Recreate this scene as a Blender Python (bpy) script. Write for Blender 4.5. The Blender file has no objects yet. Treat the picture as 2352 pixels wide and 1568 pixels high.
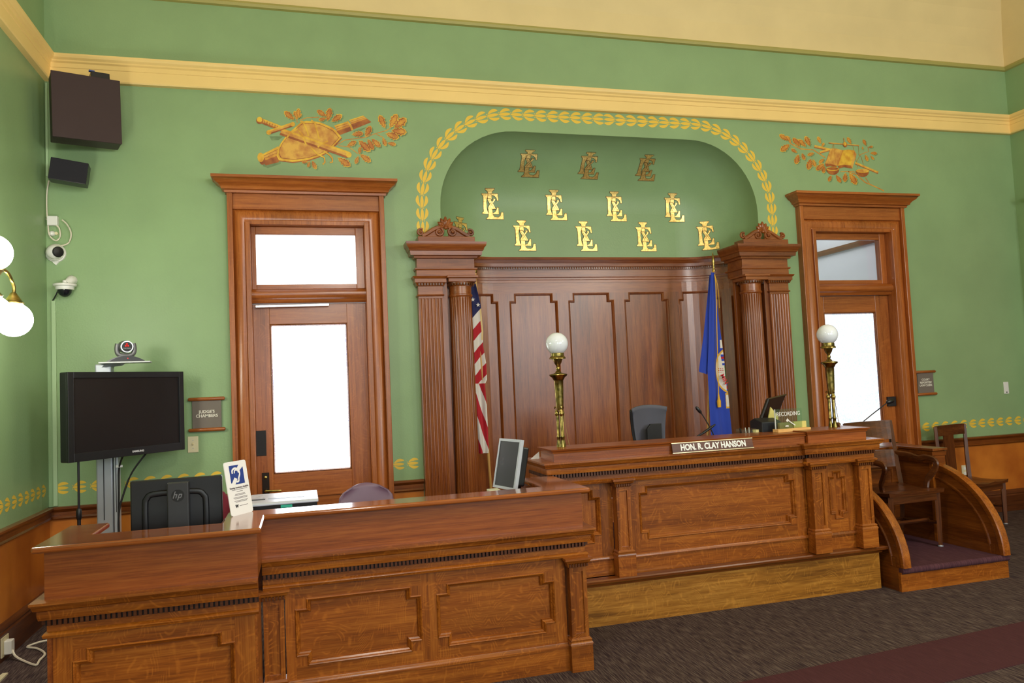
import bpy, math, random
from mathutils import Vector, Matrix
from mathutils.geometry import tessellate_polygon
random.seed(7)
PI = math.pi
SC = bpy.context.scene
COL = SC.collection

# ------------------------------------------------------------------ camera
cd = bpy.data.cameras.new('camera'); cam = bpy.data.objects.new('camera', cd); COL.objects.link(cam)
YAW, PITCH, ROLL = .2713, .0568, .0448
fw = Vector((math.sin(YAW)*math.cos(PITCH), math.cos(YAW)*math.cos(PITCH), math.sin(PITCH)))
rt = Vector((math.cos(YAW), -math.sin(YAW), 0)); dn = fw.cross(rt)
if dn.z > 0: dn = -dn
r2 = math.cos(ROLL)*rt + math.sin(ROLL)*dn; d2 = -math.sin(ROLL)*rt + math.cos(ROLL)*dn
M = Matrix.Identity(4)
for i in range(3):
    M[i][0] = r2[i]; M[i][1] = -d2[i]; M[i][2] = -fw[i]
M[2][3] = 1.6
cam.matrix_world = M
cd.sensor_width = 36; cd.lens = 1754.76/2352*36; cd.clip_end = 60
SC.camera = cam

# ------------------------------------------------------------------ world, lights, exposure
w = bpy.data.worlds.new('sky'); SC.world = w; w.use_nodes = True
w.node_tree.nodes['Background'].inputs[0].default_value = (.90, .96, 1, 1)
w.node_tree.nodes['Background'].inputs[1].default_value = 3.0

def light(name, kind, loc, power, color=(1, .93, .82), size=.4, size_y=None, to=None, spread=None):
    l = bpy.data.lights.new(name, kind); l.energy = power; l.color = color
    if kind == 'AREA':
        l.size = size
        if size_y: l.shape = 'RECTANGLE'; l.size_y = size_y
        if spread: l.spread = spread
    else: l.shadow_soft_size = size
    o = bpy.data.objects.new(name, l); COL.objects.link(o); o.location = loc
    if to is not None:
        o.rotation_euler = (Vector(to)-Vector(loc)).to_track_quat('-Z', 'Y').to_euler()
    return o
# hanging lamps of the hall (above and behind the camera) and its tall windows on the far side
for x, y in ((.6, 2.6), (4.9, 2.4), (.6, -1.6), (4.9, -1.6)):
    light('hall_lamp', 'POINT', (x, y, 3.35), 122 if x > 2 else 92, (1, .945, .85), .22)
light('hall_window', 'AREA', (-.2, -4.7, 2.4), 95, (.88, .94, 1), 1.3, 2.6, to=(-.2, 6, 2.0))
light('hall_window', 'AREA', (2.9, -4.7, 2.4), 95, (.88, .94, 1), 1.3, 2.6, to=(2.9, 6, 2.0))
light('hall_window', 'AREA', (5.9, -4.7, 2.9), 190, (.88, .94, 1), 1.3, 2.8, to=(5.9, 6, 2.4))
light('office_lamp', 'AREA', (6.0, 8.6, 3.9), 13, (.95, .97, 1), 1.2, 1.2, to=(6.2, 8.8, 0))
SC.view_settings.view_transform = 'Standard'; SC.view_settings.look = 'None'
SC.view_settings.gamma = 1; SC.view_settings.use_curve_mapping = False
SC.view_settings.exposure = 0.0

# ------------------------------------------------------------------ materials
def s2l(c):
    return tuple(((v/255)/12.92 if v <= 10 else (((v/255)+.055)/1.055)**2.4) for v in c)
MATS = {}
def base(name):
    m = bpy.data.materials.new(name); m.use_nodes = True
    nt = m.node_tree; b = nt.nodes['Principled BSDF']
    return m, nt, b
def plain(name, rgb, rough=.5, metal=0, coat=0, spec=.5, alpha=None, trans=0, emit=None, estr=0, sheen=0):
    if name in MATS: return MATS[name]
    m, nt, b = base(name)
    b.inputs['Base Color'].default_value = (*s2l(rgb), 1)
    b.inputs['Roughness'].default_value = rough; b.inputs['Metallic'].default_value = metal
    b.inputs['Coat Weight'].default_value = coat; b.inputs['Specular IOR Level'].default_value = spec
    if trans: b.inputs['Transmission Weight'].default_value = trans
    if sheen: b.inputs['Sheen Weight'].default_value = sheen
    if emit: b.inputs['Emission Color'].default_value = (*s2l(emit), 1); b.inputs['Emission Strength'].default_value = estr
    # a faint unevenness so that no surface is perfectly flat in colour
    n = nt.nodes.new('ShaderNodeTexNoise'); n.inputs['Scale'].default_value = 9
    tc = nt.nodes.new('ShaderNodeTexCoord'); nt.links.new(tc.outputs['Object'], n.inputs['Vector'])
    r = nt.nodes.new('ShaderNodeMapRange'); r.inputs[3].default_value = max(0, rough-.04); r.inputs[4].default_value = min(1, rough+.05)
    nt.links.new(n.outputs['Fac'], r.inputs[0]); nt.links.new(r.outputs[0], b.inputs['Roughness'])
    MATS[name] = m; return m
def ramp(nt, stops):
    r = nt.nodes.new('ShaderNodeValToRGB'); e = r.color_ramp.elements
    while len(e) < len(stops): e.new(.5)
    for k, (p, c) in enumerate(stops): e[k].position = p; e[k].color = (*c, 1)
    return r
WOODS = {  # dark, middle, light, roughness, coat
    'desk':   ((94, 43, 8), (145, 77, 19), (178, 106, 36), .34, .30),
    'fascia': ((106, 48, 14), (144, 74, 26), (166, 94, 38), .36, .25),
    'plinth': ((96, 56, 14), (160, 104, 34), (198, 140, 60), .36, .25),
    'trim':   ((122, 60, 22), (160, 88, 36), (180, 108, 50), .32, .30),
    'niche':  ((94, 42, 14), (134, 70, 27), (160, 94, 42), .30, .45),
    'dark':   ((52, 24, 9), (88, 46, 20), (116, 66, 30), .32, .30),
    'stand':  ((76, 34, 9), (112, 57, 16), (142, 80, 28), .34, .30),
    'bead':   ((54, 24, 8), (78, 38, 14), (98, 54, 22), .35, .2),
    'ground': ((22, 10, 4), (32, 14, 6), (42, 20, 8), .5, 0),  # near-black tone, shade painted in behind the bead rows
    'gloss':  ((112, 54, 20), (148, 78, 32), (170, 98, 46), .16, .9),
    'pine':   ((206, 150, 84), (226, 176, 108), (236, 194, 132), .45, 0),
    'plaque': ((64, 34, 26), (92, 52, 40), (112, 68, 52), .35, 0),
}
def wood(kind, axis='x', fleck=.5):
    key = 'oak_%s_%s_%s' % (kind, axis, fleck)
    if key in MATS: return MATS[key]
    d, mid, li, rough, coat = WOODS[kind]
    m, nt, b = base(key); L = nt.links.new; N = nt.nodes.new
    tc = N('ShaderNodeTexCoord'); oi = N('ShaderNodeObjectInfo')
    add = N('ShaderNodeVectorMath'); add.operation = 'ADD'
    sc = N('ShaderNodeVectorMath'); sc.operation = 'SCALE'; sc.inputs[0].default_value = (7.3, 4.1, 9.7)
    L(oi.outputs['Random'], sc.inputs['Scale']); L(tc.outputs['Object'], add.inputs[0]); L(sc.outputs[0], add.inputs[1])
    def mapped(al, ac):
        mp = N('ShaderNodeMapping'); s = [ac, ac, ac]; s['xyz'.index(axis)] = al
        mp.inputs['Scale'].default_value = s; L(add.outputs[0], mp.inputs['Vector']); return mp
    g = N('ShaderNodeTexNoise'); g.inputs['Scale'].default_value = 1; g.inputs['Detail'].default_value = 5; g.inputs['Roughness'].default_value = .62
    g.inputs['Distortion'].default_value = .25
    L(mapped(*((.7, 36) if kind in ('fascia', 'gloss', 'trim') else (1.1, 20))).outputs[0], g.inputs['Vector'])
    p = N('ShaderNodeTexNoise'); p.inputs['Scale'].default_value = 1; p.inputs['Detail'].default_value = 2
    L(mapped(7, 150).outputs[0], p.inputs['Vector'])
    mx = N('ShaderNodeMix'); mx.data_type = 'FLOAT'; mx.inputs[0].default_value = .40
    L(g.outputs['Fac'], mx.inputs[2]); L(p.outputs['Fac'], mx.inputs[3])
    cr = ramp(nt, [(.30, s2l(d)), (.5, s2l(mid)), (.70, s2l(li))]); L(mx.outputs[0], cr.inputs[0])
    # broad tone drift over the board
    bl = N('ShaderNodeTexNoise'); bl.inputs['Scale'].default_value = 1; bl.inputs['Detail'].default_value = 2; L(mapped(.8, 2.6).outputs[0], bl.inputs['Vector'])
    mr = N('ShaderNodeMapRange'); mr.inputs[1].default_value = .3; mr.inputs[2].default_value = .7; mr.inputs[3].default_value = .80; mr.inputs[4].default_value = 1.16
    L(bl.outputs['Fac'], mr.inputs[0])
    mul = N('ShaderNodeVectorMath'); mul.operation = 'SCALE'; L(cr.outputs[0], mul.inputs[0]); L(mr.outputs[0], mul.inputs['Scale'])
    # figure of quarter-sawn oak: flowing contour streaks, broken up along their length
    fn_ = N('ShaderNodeTexNoise'); fn_.inputs['Scale'].default_value = 1; fn_.inputs['Detail'].default_value = 1.5; fn_.inputs['Distortion'].default_value = .6
    L(mapped(3.6, 2.2).outputs[0], fn_.inputs['Vector'])
    fk = N('ShaderNodeMath'); fk.operation = 'MULTIPLY'; fk.inputs[1].default_value = 240; L(fn_.outputs['Fac'], fk.inputs[0])
    si = N('ShaderNodeMath'); si.operation = 'SINE'; L(fk.outputs[0], si.inputs[0])
    fm = N('ShaderNodeMapRange'); fm.inputs[1].default_value = .15; fm.inputs[2].default_value = .95; fm.inputs[3].default_value = 0; fm.inputs[4].default_value = fleck*{'desk': .46, 'plinth': .22}.get(kind, .18)
    L(si.outputs[0], fm.inputs[0])
    pa = N('ShaderNodeTexNoise'); pa.inputs['Scale'].default_value = 22; pa.inputs['Detail'].default_value = 3; L(add.outputs[0], pa.inputs['Vector'])
    pm = N('ShaderNodeMapRange'); pm.inputs[1].default_value = .46; pm.inputs[2].default_value = .58; L(pa.outputs['Fac'], pm.inputs[0])
    fx = N('ShaderNodeMath'); fx.operation = 'MULTIPLY'; L(fm.outputs[0], fx.inputs[0]); L(pm.outputs[0], fx.inputs[1])
    fc = N('ShaderNodeMix'); fc.data_type = 'RGBA'; L(fx.outputs[0], fc.inputs[0]); L(mul.outputs[0], fc.inputs[6])
    fc.inputs[7].default_value = (*s2l(tuple(min(255, v*1.22) for v in li)), 1)
    L(fc.outputs[2], b.inputs['Base Color'])
    b.inputs['Roughness'].default_value = rough; b.inputs['Coat Weight'].default_value = coat; b.inputs['Coat Roughness'].default_value = {'niche': .30, 'gloss': .12}.get(kind, .2)
    b.inputs['Specular IOR Level'].default_value = .4
    bp = N('ShaderNodeBump'); bp.inputs['Strength'].default_value = .10; bp.inputs['Distance'].default_value = .002
    L(p.outputs['Fac'], bp.inputs['Height']); L(bp.outputs[0], b.inputs['Normal'])
    MATS[key] = m; return m
def plaster(name, rgb, var=.06, rough=.5, bump=.12, scale=90, blotch=None):
    if name in MATS: return MATS[name]
    m, nt, b = base(name); L = nt.links.new; N = nt.nodes.new
    tc = N('ShaderNodeTexCoord')
    n1 = N('ShaderNodeTexNoise'); n1.inputs['Scale'].default_value = 2.2; n1.inputs['Detail'].default_value = 5
    n2 = N('ShaderNodeTexNoise'); n2.inputs['Scale'].default_value = scale; n2.inputs['Detail'].default_value = 3
    L(tc.outputs['Object'], n1.inputs['Vector']); L(tc.outputs['Object'], n2.inputs['Vector'])
    c = s2l(rgb); lo = blotch and s2l(blotch) or tuple(v*(1-var) for v in c); hi = tuple(min(1, v*(1+var)) for v in c)
    cr = ramp(nt, [(.34, lo), (.66, hi)]); L(n1.outputs['Fac'], cr.inputs[0]); L(cr.outputs[0], b.inputs['Base Color'])
    b.inputs['Roughness'].default_value = rough; b.inputs['Specular IOR Level'].default_value = .4
    bp = N('ShaderNodeBump'); bp.inputs['Strength'].default_value = bump; bp.inputs['Distance'].default_value = .004
    L(n2.outputs['Fac'], bp.inputs['Height']); L(bp.outputs[0], b.inputs['Normal'])
    MATS[name] = m; return m
GREEN = plaster('green_paint', (139, 168, 121), .05, .42, .22, 70)
CREAM = plaster('cream_paint', (226, 204, 150), .04, .6, .1, 60)
YELLOW = plaster('yellow_paint', (244, 210, 136), .03, .45, .05, 60)
DADO = plaster('ochre_dado', (198, 120, 42), .1, .4, .08, 40, blotch=(166, 88, 28))
GILT = plain('stencil_gold', (234, 192, 62), .5)
WHITE = plain('white_plastic', (228, 228, 224), .35)
IVORY = plain('ivory_plastic', (222, 212, 176), .4)
BLACK = plain('black_plastic', (18, 18, 22), .38)
BLACKM = plain('matt_black', (26, 25, 28), .6)
SCREEN = plain('dark_screen', (30, 28, 30), .22)
STEEL = plain('brushed_steel', (168, 172, 182), .4, .35)
SILVER = plain('silver_plastic', (196, 202, 214), .35, .3)
BRONZE = plain('dark_bronze', (44, 32, 24), .4, .6)
PAPER = plain('paper', (240, 240, 238), .7)
def brass():
    m, nt, b = base('aged_brass'); L = nt.links.new; N = nt.nodes.new
    tc = N('ShaderNodeTexCoord'); n = N('ShaderNodeTexNoise'); n.inputs['Scale'].default_value = 22; n.inputs['Detail'].default_value = 4
    L(tc.outputs['Object'], n.inputs['Vector'])
    cr = ramp(nt, [(.36, s2l((98, 86, 46))), (.62, s2l((176, 154, 88)))]); L(n.outputs['Fac'], cr.inputs[0]); L(cr.outputs[0], b.inputs['Base Color'])
    b.inputs['Metallic'].default_value = 1; b.inputs['Roughness'].default_value = .30
    MATS['brass'] = m; return m
BRASS = brass()
def goldleaf():
    m, nt, b = base('gold_leaf'); L = nt.links.new; N = nt.nodes.new
    tc = N('ShaderNodeTexCoord'); n = N('ShaderNodeTexNoise'); n.inputs['Scale'].default_value = 60; n.inputs['Detail'].default_value = 5
    L(tc.outputs['Object'], n.inputs['Vector'])
    cr = ramp(nt, [(.3, s2l((222, 176, 96))), (.6, s2l((255, 224, 140)))]); L(n.outputs['Fac'], cr.inputs[0]); L(cr.outputs[0], b.inputs['Base Color'])
    b.inputs['Metallic'].default_value = .72; b.inputs['Roughness'].default_value = .38
    return m
GOLD = goldleaf(); GOLDLINE = plain('gold_outline', (96, 62, 20), .6)
def carpet(name, a, bcol, c):
    m, nt, b = base(name); L = nt.links.new; N = nt.nodes.new
    tc = N('ShaderNodeTexCoord'); mp = N('ShaderNodeMapping'); mp.inputs['Scale'].default_value = (150, 9, 1); L(tc.outputs['Object'], mp.inputs['Vector'])
    n = N('ShaderNodeTexNoise'); n.inputs['Scale'].default_value = 1; n.inputs['Detail'].default_value = 2; L(mp.outputs[0], n.inputs['Vector'])
    n2 = N('ShaderNodeTexNoise'); n2.inputs['Scale'].default_value = 420; L(tc.outputs['Object'], n2.inputs['Vector'])
    cr = ramp(nt, [(.36, s2l(a)), (.5, s2l(bcol)), (.64, s2l(c))]); cr.color_ramp.interpolation = 'EASE'; L(n.outputs['Fac'], cr.inputs[0])
    L(cr.outputs[0], b.inputs['Base Color']); b.inputs['Roughness'].default_value = .95; b.inputs['Specular IOR Level'].default_value = .1
    bp = N('ShaderNodeBump'); bp.inputs['Strength'].default_value = .5; bp.inputs['Distance'].default_value = .004; L(n2.outputs['Fac'], bp.inputs['Height']); L(bp.outputs[0], b.inputs['Normal'])
    MATS[name] = m; return m
CARPET = carpet('striped_carpet', (56, 44, 48), (79, 65, 63), (104, 90, 84))
MAROON = carpet('maroon_carpet', (76, 46, 50), (80, 48, 52), (84, 52, 56))
PLUM = carpet('plum_carpet', (76, 48, 56), (84, 54, 62), (92, 60, 68))
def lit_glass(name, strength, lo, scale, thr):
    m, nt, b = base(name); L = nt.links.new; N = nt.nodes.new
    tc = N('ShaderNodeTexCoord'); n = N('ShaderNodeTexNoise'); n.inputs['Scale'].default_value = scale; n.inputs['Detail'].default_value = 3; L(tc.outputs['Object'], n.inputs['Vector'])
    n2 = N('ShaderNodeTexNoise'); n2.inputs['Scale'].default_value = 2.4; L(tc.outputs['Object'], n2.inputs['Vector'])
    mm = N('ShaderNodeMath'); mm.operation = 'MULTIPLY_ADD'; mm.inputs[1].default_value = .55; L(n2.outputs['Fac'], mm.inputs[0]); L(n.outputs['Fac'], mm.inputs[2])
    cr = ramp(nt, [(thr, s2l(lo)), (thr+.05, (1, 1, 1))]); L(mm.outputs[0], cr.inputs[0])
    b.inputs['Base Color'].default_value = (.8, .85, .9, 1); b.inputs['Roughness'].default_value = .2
    L(cr.outputs[0], b.inputs['Emission Color']); b.inputs['Emission Strength'].default_value = strength  # pane glows by itself in place of light from the room behind
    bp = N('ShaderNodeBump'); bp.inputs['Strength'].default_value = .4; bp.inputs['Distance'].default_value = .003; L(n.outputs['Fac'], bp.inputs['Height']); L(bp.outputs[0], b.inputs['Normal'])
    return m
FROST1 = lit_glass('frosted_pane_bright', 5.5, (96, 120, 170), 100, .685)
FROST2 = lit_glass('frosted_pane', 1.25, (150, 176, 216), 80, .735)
def clear(name, tint=(1, 1, 1), gl=.08):
    m = bpy.data.materials.new(name); m.use_nodes = True; nt = m.node_tree; nt.nodes.clear(); N = nt.nodes.new
    o = N('ShaderNodeOutputMaterial'); t = N('ShaderNodeBsdfTransparent'); t.inputs[0].default_value = (*tint, 1)
    g = N('ShaderNodeBsdfGlossy'); g.inputs['Roughness'].default_value = .05; mx = N('ShaderNodeMixShader'); mx.inputs[0].default_value = gl
    nt.links.new(t.outputs[0], mx.inputs[1]); nt.links.new(g.outputs[0], mx.inputs[2]); nt.links.new(mx.outputs[0], o.inputs[0]); return m
CLEAR = clear('clear_glass'); ACRYLIC = clear('acrylic', (.90, .95, .93), .10)
GLOBE = plain('opal_glass', (232, 238, 248), .12, coat=.5)
GLOBE_LIT = plain('lit_opal_globe', (255, 250, 240), .3, emit=(255, 248, 236), estr=46)

# ------------------------------------------------------------------ mesh builder
def P3(f): return f
class MB:
    def __init__(s): s.v = []; s.f = []; s.mi = []; s.cur = 0
    def add(s, vs, fs):
        b = len(s.v); s.v += [tuple(p) for p in vs]
        for f in fs: s.f.append(tuple(i+b for i in f)); s.mi.append(s.cur)
        return s
    def mat(s, i): s.cur = i; return s
    def box(s, x0, x1, y0, y1, z0, z1):
        v = [(x, y, z) for x in (x0, x1) for y in (y0, y1) for z in (z0, z1)]
        return s.add(v, [(0, 1, 3, 2), (4, 6, 7, 5), (0, 4, 5, 1), (2, 3, 7, 6), (0, 2, 6, 4), (1, 5, 7, 3)])
    def obox(s, c, ax, ay, az, hx, hy, hz):   # box on its own axes
        c, ax, ay, az = map(Vector, (c, ax, ay, az))
        v = [c+ax*(i*hx)+ay*(j*hy)+az*(k*hz) for i in (-1, 1) for j in (-1, 1) for k in (-1, 1)]
        return s.add(v, [(0, 1, 3, 2), (4, 6, 7, 5), (0, 4, 5, 1), (2, 3, 7, 6), (0, 2, 6, 4), (1, 5, 7, 3)])
    def prism(s, pts, fn, d0, d1, holes=()):   # a 2-D outline given thickness; fn(u, v, d) places it
        loops = [list(pts)] + [list(h) for h in holes]
        tris = tessellate_polygon([[Vector((u, v, 0)) for u, v in l] for l in loops])
        flat = [p for l in loops for p in l]; n = len(flat)
        vs = [fn(u, v, d1) for u, v in flat]
        fs = [tuple(t) for t in tris]
        if d0 is not None:
            vs += [fn(u, v, d0) for u, v in flat]
            fs += [tuple(n+i for i in reversed(t)) for t in tris]
            k = 0
            for l in loops:
                m = len(l)
                for i in range(m): a, b2 = k+i, k+(i+1) % m; fs.append((a, b2, n+b2, n+a))
                k += m
        return s.add(vs, fs)
    def lathe(s, c, prof, n=24, ax=None, flute=None):
        c = Vector(c); vs = []; fs = []
        X, Y, Z = ax or (Vector((1, 0, 0)), Vector((0, 1, 0)), Vector((0, 0, 1)))
        X, Y, Z = Vector(X), Vector(Y), Vector(Z)
        for r, z in prof:
            for k in range(n):
                a = 2*PI*k/n; rr = r*(flute(a, z) if flute else 1)
                vs.append(c+X*(rr*math.cos(a))+Y*(rr*math.sin(a))+Z*z)
        for j in range(len(prof)-1):
            for k in range(n): fs.append((j*n+k, j*n+(k+1) % n, (j+1)*n+(k+1) % n, (j+1)*n+k))
        if prof[0][0] > 1e-6: fs.append(tuple(range(n-1, -1, -1)))
        if prof[-1][0] > 1e-6: fs.append(tuple((len(prof)-1)*n+k for k in range(n)))
        return s.add(vs, fs)
    def ball(s, c, r, n=20, sz=1, m=12):
        return s.lathe(c, [(max(1e-7, r*math.sin(PI*j/m)), -r*sz*math.cos(PI*j/m)) for j in range(m+1)], n)
    def tube(s, pts, r, n=8, flat=1.0, closed=False, up=None):
        pts = [Vector(p) for p in pts]; m = len(pts); vs = []; fs = []
        rs = r if isinstance(r, (list, tuple)) else [r]*m
        for i, p in enumerate(pts):
            t = (pts[(i+1) % m if closed else min(i+1, m-1)]-pts[(i-1) % m if closed else max(i-1, 0)]).normalized()
            u = Vector(up) if up else (Vector((0, 0, 1)) if abs(t.z) < .9 else Vector((0, 1, 0)))
            a = t.cross(u).normalized(); b = a.cross(t)
            for k in range(n):
                q = 2*PI*k/n; vs.append(p+a*(rs[i]*math.cos(q))+b*(rs[i]*flat*math.sin(q)))
        for i in range(m if closed else m-1):
            for k in range(n):
                a0, b0 = i*n, ((i+1) % m)*n
                fs.append((a0+k, a0+(k+1) % n, b0+(k+1) % n, b0+k))
        if not closed: fs += [tuple(range(n-1, -1, -1)), tuple((m-1)*n+k for k in range(n))]
        return s.add(vs, fs)
    def sweep(s, path, prof, fn, closed=False):
        # path: 2-D polyline; prof: closed outline of (offset to the path's left, height); mitred corners
        m = len(path); n = len(prof); vs = []; fs = []
        for i in range(m):
            p = Vector(path[i])
            def nrm(a, b):
                d = (Vector(b)-Vector(a)).normalized(); return Vector((-d.y, d.x))
            if closed or 0 < i < m-1:
                n0 = nrm(path[i-1], path[i]); n1 = nrm(path[i], path[(i+1) % m]); q = n0+n1
                q = q/max(.2, q.dot(n0))
            elif i == 0: q = nrm(path[0], path[1])
            else: q = nrm(path[-2], path[-1])
            for o, h in prof:
                e = p+q*o; vs.append(fn(e.x, e.y, h))
        for i in range(m if closed else m-1):
            for k in range(n):
                a0, b0 = i*n, ((i+1) % m)*n; fs.append((a0+k, a0+(k+1) % n, b0+(k+1) % n, b0+k))
        if not closed: fs += [tuple(range(n-1, -1, -1)), tuple((m-1)*n+k for k in range(n))]
        return s.add(vs, fs)
    def grid(s, nu, nv, fn, matfn=None, thick=None):
        b = len(s.v)
        for j in range(nv+1):
            for i in range(nu+1): s.v.append(tuple(fn(i/nu, j/nv)))
        for j in range(nv):
            for i in range(nu):
                a = b+j*(nu+1)+i; s.f.append((a, a+1, a+nu+2, a+nu+1)); s.mi.append(matfn((i+.5)/nu, (j+.5)/nv) if matfn else s.cur)
        return s
def build(name, mb, mats, parent=None, smooth=False, bevel=0, local=False, solid=0, ang=40):
    me = bpy.data.meshes.new(name)
    if parent is not None and not local:
        inv = WORLD(parent).inverted(); vs = [inv @ Vector(p) for p in mb.v]
    else: vs = mb.v
    me.from_pydata([tuple(v) for v in vs], [], mb.f)
    import bmesh
    bm = bmesh.new(); bm.from_mesh(me); bmesh.ops.recalc_face_normals(bm, faces=bm.faces); bm.to_mesh(me); bm.free()
    if not isinstance(mats, (list, tuple)): mats = [mats]
    for m in mats: me.materials.append(m)
    if len(mats) > 1: me.polygons.foreach_set('material_index', mb.mi)
    o = bpy.data.objects.new(name, me); COL.objects.link(o)
    if parent is not None: o.parent = parent
    if smooth:
        me.polygons.foreach_set('use_smooth', [True]*len(me.polygons))
        if ang < 180: me.set_sharp_from_angle(angle=math.radians(ang))
    if solid:
        q = o.modifiers.new('thickness', 'SOLIDIFY'); q.thickness = solid; q.offset = 0
    if bevel:
        q = o.modifiers.new('edge', 'BEVEL'); q.width = bevel; q.segments = 2; q.limit_method = 'ANGLE'; q.angle_limit = math.radians(40)
    return o
def WORLD(o):
    m = o.matrix_basis.copy()
    return WORLD(o.parent) @ m if o.parent else m
def thing(name, label, cat, loc=(0, 0, 0), rz=0, group=None):
    o = bpy.data.objects.new(name, None); COL.objects.link(o); o.location = loc; o.rotation_euler = (0, 0, rz); o.empty_display_size = .05
    o['label'] = label; o['category'] = cat
    if group: o['group'] = group
    return o
def sub(name, parent, label=None):
    o = bpy.data.objects.new(name, None); COL.objects.link(o); o.parent = parent; o.empty_display_size = .05
    if label: o['label'] = label
    return o
def struct(o): o['kind'] = 'structure'; return o
def stuff(o): o['kind'] = 'stuff'; return o
def lab(o, l): o['label'] = l; return o
def tag(o, l, c, g=None):
    o['label'] = l; o['category'] = c
    if g: o['group'] = g
    return o
def text(body, mat, size, mtx, parent, align='CENTER', ext=.0006, bold=0, name='lettering', sx=1.0, space=1.0, line=1.0):
    c = bpy.data.curves.new(name, 'FONT'); c.body = body; c.size = size; c.align_x = align; c.align_y = 'CENTER'; c.extrude = ext; c.offset = bold
    c.space_character = space; c.space_line = line; c.resolution_u = 3
    tmp = bpy.data.objects.new(name, c); me = bpy.data.meshes.new_from_object(tmp); bpy.data.objects.remove(tmp); bpy.data.curves.remove(c)
    me.materials.clear(); me.materials.append(mat); o = bpy.data.objects.new(name, me); COL.objects.link(o)
    m = mtx @ Matrix.Diagonal((sx, 1, 1, 1))
    if parent is not None: o.parent = parent; m = WORLD(parent).inverted() @ m
    o.matrix_basis = m
    return o
def frame_mtx(o, x, y):   # matrix with given origin, x axis, y axis
    x = Vector(x).normalized(); y = Vector(y).normalized(); z = x.cross(y); m = Matrix.Identity(4)
    for i in range(3): m[i][0] = x[i]; m[i][1] = y[i]; m[i][2] = z[i]; m[i][3] = o[i]
    return m
def arc(cx, cy, r, a0, a1, n, ry=None):
    return [(cx+r*math.cos(math.radians(a0+(a1-a0)*k/n)), cy+(ry or r)*math.sin(math.radians(a0+(a1-a0)*k/n))) for k in range(n+1)]
PLAN = lambda x, y, d: (x, y, d)            # for mouldings that run in plan
# ------------------------------------------------------------------ room shell
YW = 6.67; XL = -1.89; XR = 7.81; ZG = 4.93
NX, NR, NH = 2.866, .61, 1.62               # niche: centre, fillet radius, half width
front = lambda y: (lambda u, v, d: (u, y-d, v))
WALLF = front(YW)
arch = [(NX-NH, 0)] + [(NX-NH, 3.22)] + arc(NX-NH+.72, 3.22, .72, 180, 90, 14)[1:] + arc(NX+NH-.72, 3.22, .72, 90, 0, 14) + [(NX+NH, 0)]
DOORS = (0, 5.475)
# floor
f = build('floor', MB().box(XL, XR, -5, 6.9, -.05, 0), CARPET); struct(f)
q = lambda x: 3.63+.088*(x-2.16)
r = build('carpet_runner', MB().prism([(-1.8, q(-1.8)-.46), (7.8, q(7.8)-.46), (7.8, q(7.8)), (-1.8, q(-1.8))], PLAN, 0, .004), MAROON, f); r['label'] = 'plain maroon band set into the striped carpet'
# back wall with openings
mb = MB()
outer = [(XL, 0), (XL, ZG), (XR, ZG), (XR, 0)]
outer += [(DOORS[1]+.60, 0), (DOORS[1]+.60, 3.06), (DOORS[1]-.43, 3.06), (DOORS[1]-.43, 0)]
outer += [p for p in reversed(arch)]
outer += [(.60, 0), (.60, 3.06), (-.43, 3.06), (-.43, 0)]
mb.prism(outer, WALLF, -.12, 0)
wall_back = struct(build('wall_back', mb, GREEN))
# niche: a filleted recess following the arch
mb = MB(); nf = 24; pathn = arch
rows = []
for i, p in enumerate(pathn):
    p = Vector(p)
    if i == 0: nn = Vector((1, 0))
    elif i == len(pathn)-1: nn = Vector((-1, 0))
    else:
        d = (Vector(pathn[i+1])-Vector(pathn[i-1])).normalized(); nn = Vector((d.y, -d.x))
    rows.append([(p.x+nn.x*NR*(1-math.cos(PI/2*k/nf)), YW+NR*math.sin(PI/2*k/nf), p.y+nn.y*NR*(1-math.cos(PI/2*k/nf))) for k in range(nf+1)])
vs = [v for r_ in rows for v in r_]; fs = []
for i in range(len(rows)-1):
    for k in range(nf): a = i*(nf+1)+k; fs.append((a, a+1, a+nf+2, a+nf+1))
mb.add(vs, fs)
mb.add([r_[-1] for r_ in rows], [tuple(range(len(rows)))])
wall_niche = struct(build('wall_niche', mb, GREEN, smooth=True, ang=60))
# side walls, rear wall
wall_left = struct(build('wall_left', MB().box(XL-.12, XL, -5, YW+.12, 0, ZG), GREEN))
wall_right = struct(build('wall_right', MB().box(XR, XR+.12, -5, YW+.12, 0, ZG), GREEN))
wall_rear = struct(build('wall_rear', MB().box(XL-.12, XR+.12, -5.12, -5, 0, ZG), GREEN))
# ceiling with its cove
CV = [(0, ZG)] + [(1.25*(1-math.cos(math.radians(a))), ZG+.03+1.25*math.sin(math.radians(a))) for a in range(0, 91, 9)]
mb = MB()
for k in range(len(CV)-1):
    (a, za), (b_, zb) = CV[k], CV[k+1]
    A = [(XL+a, -5+a, za), (XR-a, -5+a, za), (XR-a, YW-a, za), (XL+a, YW-a, za)]
    B = [(XL+b_, -5+b_, zb), (XR-b_, -5+b_, zb), (XR-b_, YW-b_, zb), (XL+b_, YW-b_, zb)]
    mb.add(A+B, [(i, (i+1) % 4, 4+(i+1) % 4, 4+i) for i in range(4)])
e, ze = CV[-1]
mb.add([(XL+e, -5+e, ze), (XR-e, -5+e, ze), (XR-e, YW-e, ze), (XL+e, YW-e, ze)], [(0, 1, 2, 3)])
struct(build('ceiling', mb, CREAM, smooth=True, ang=50))
room = [(XR, -5), (XR, YW), (XL, YW), (XL, -5)]      # left side = inside
# small bead under the cove
struct(build('trim_1', MB().sweep(room, [(0, ZG-.03), (.022, ZG-.022), (.03, ZG), (.022, ZG+.02), (0, ZG+.03)], PLAN, True), plaster('cove_bead', (168, 160, 92), .03), smooth=True))
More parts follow.
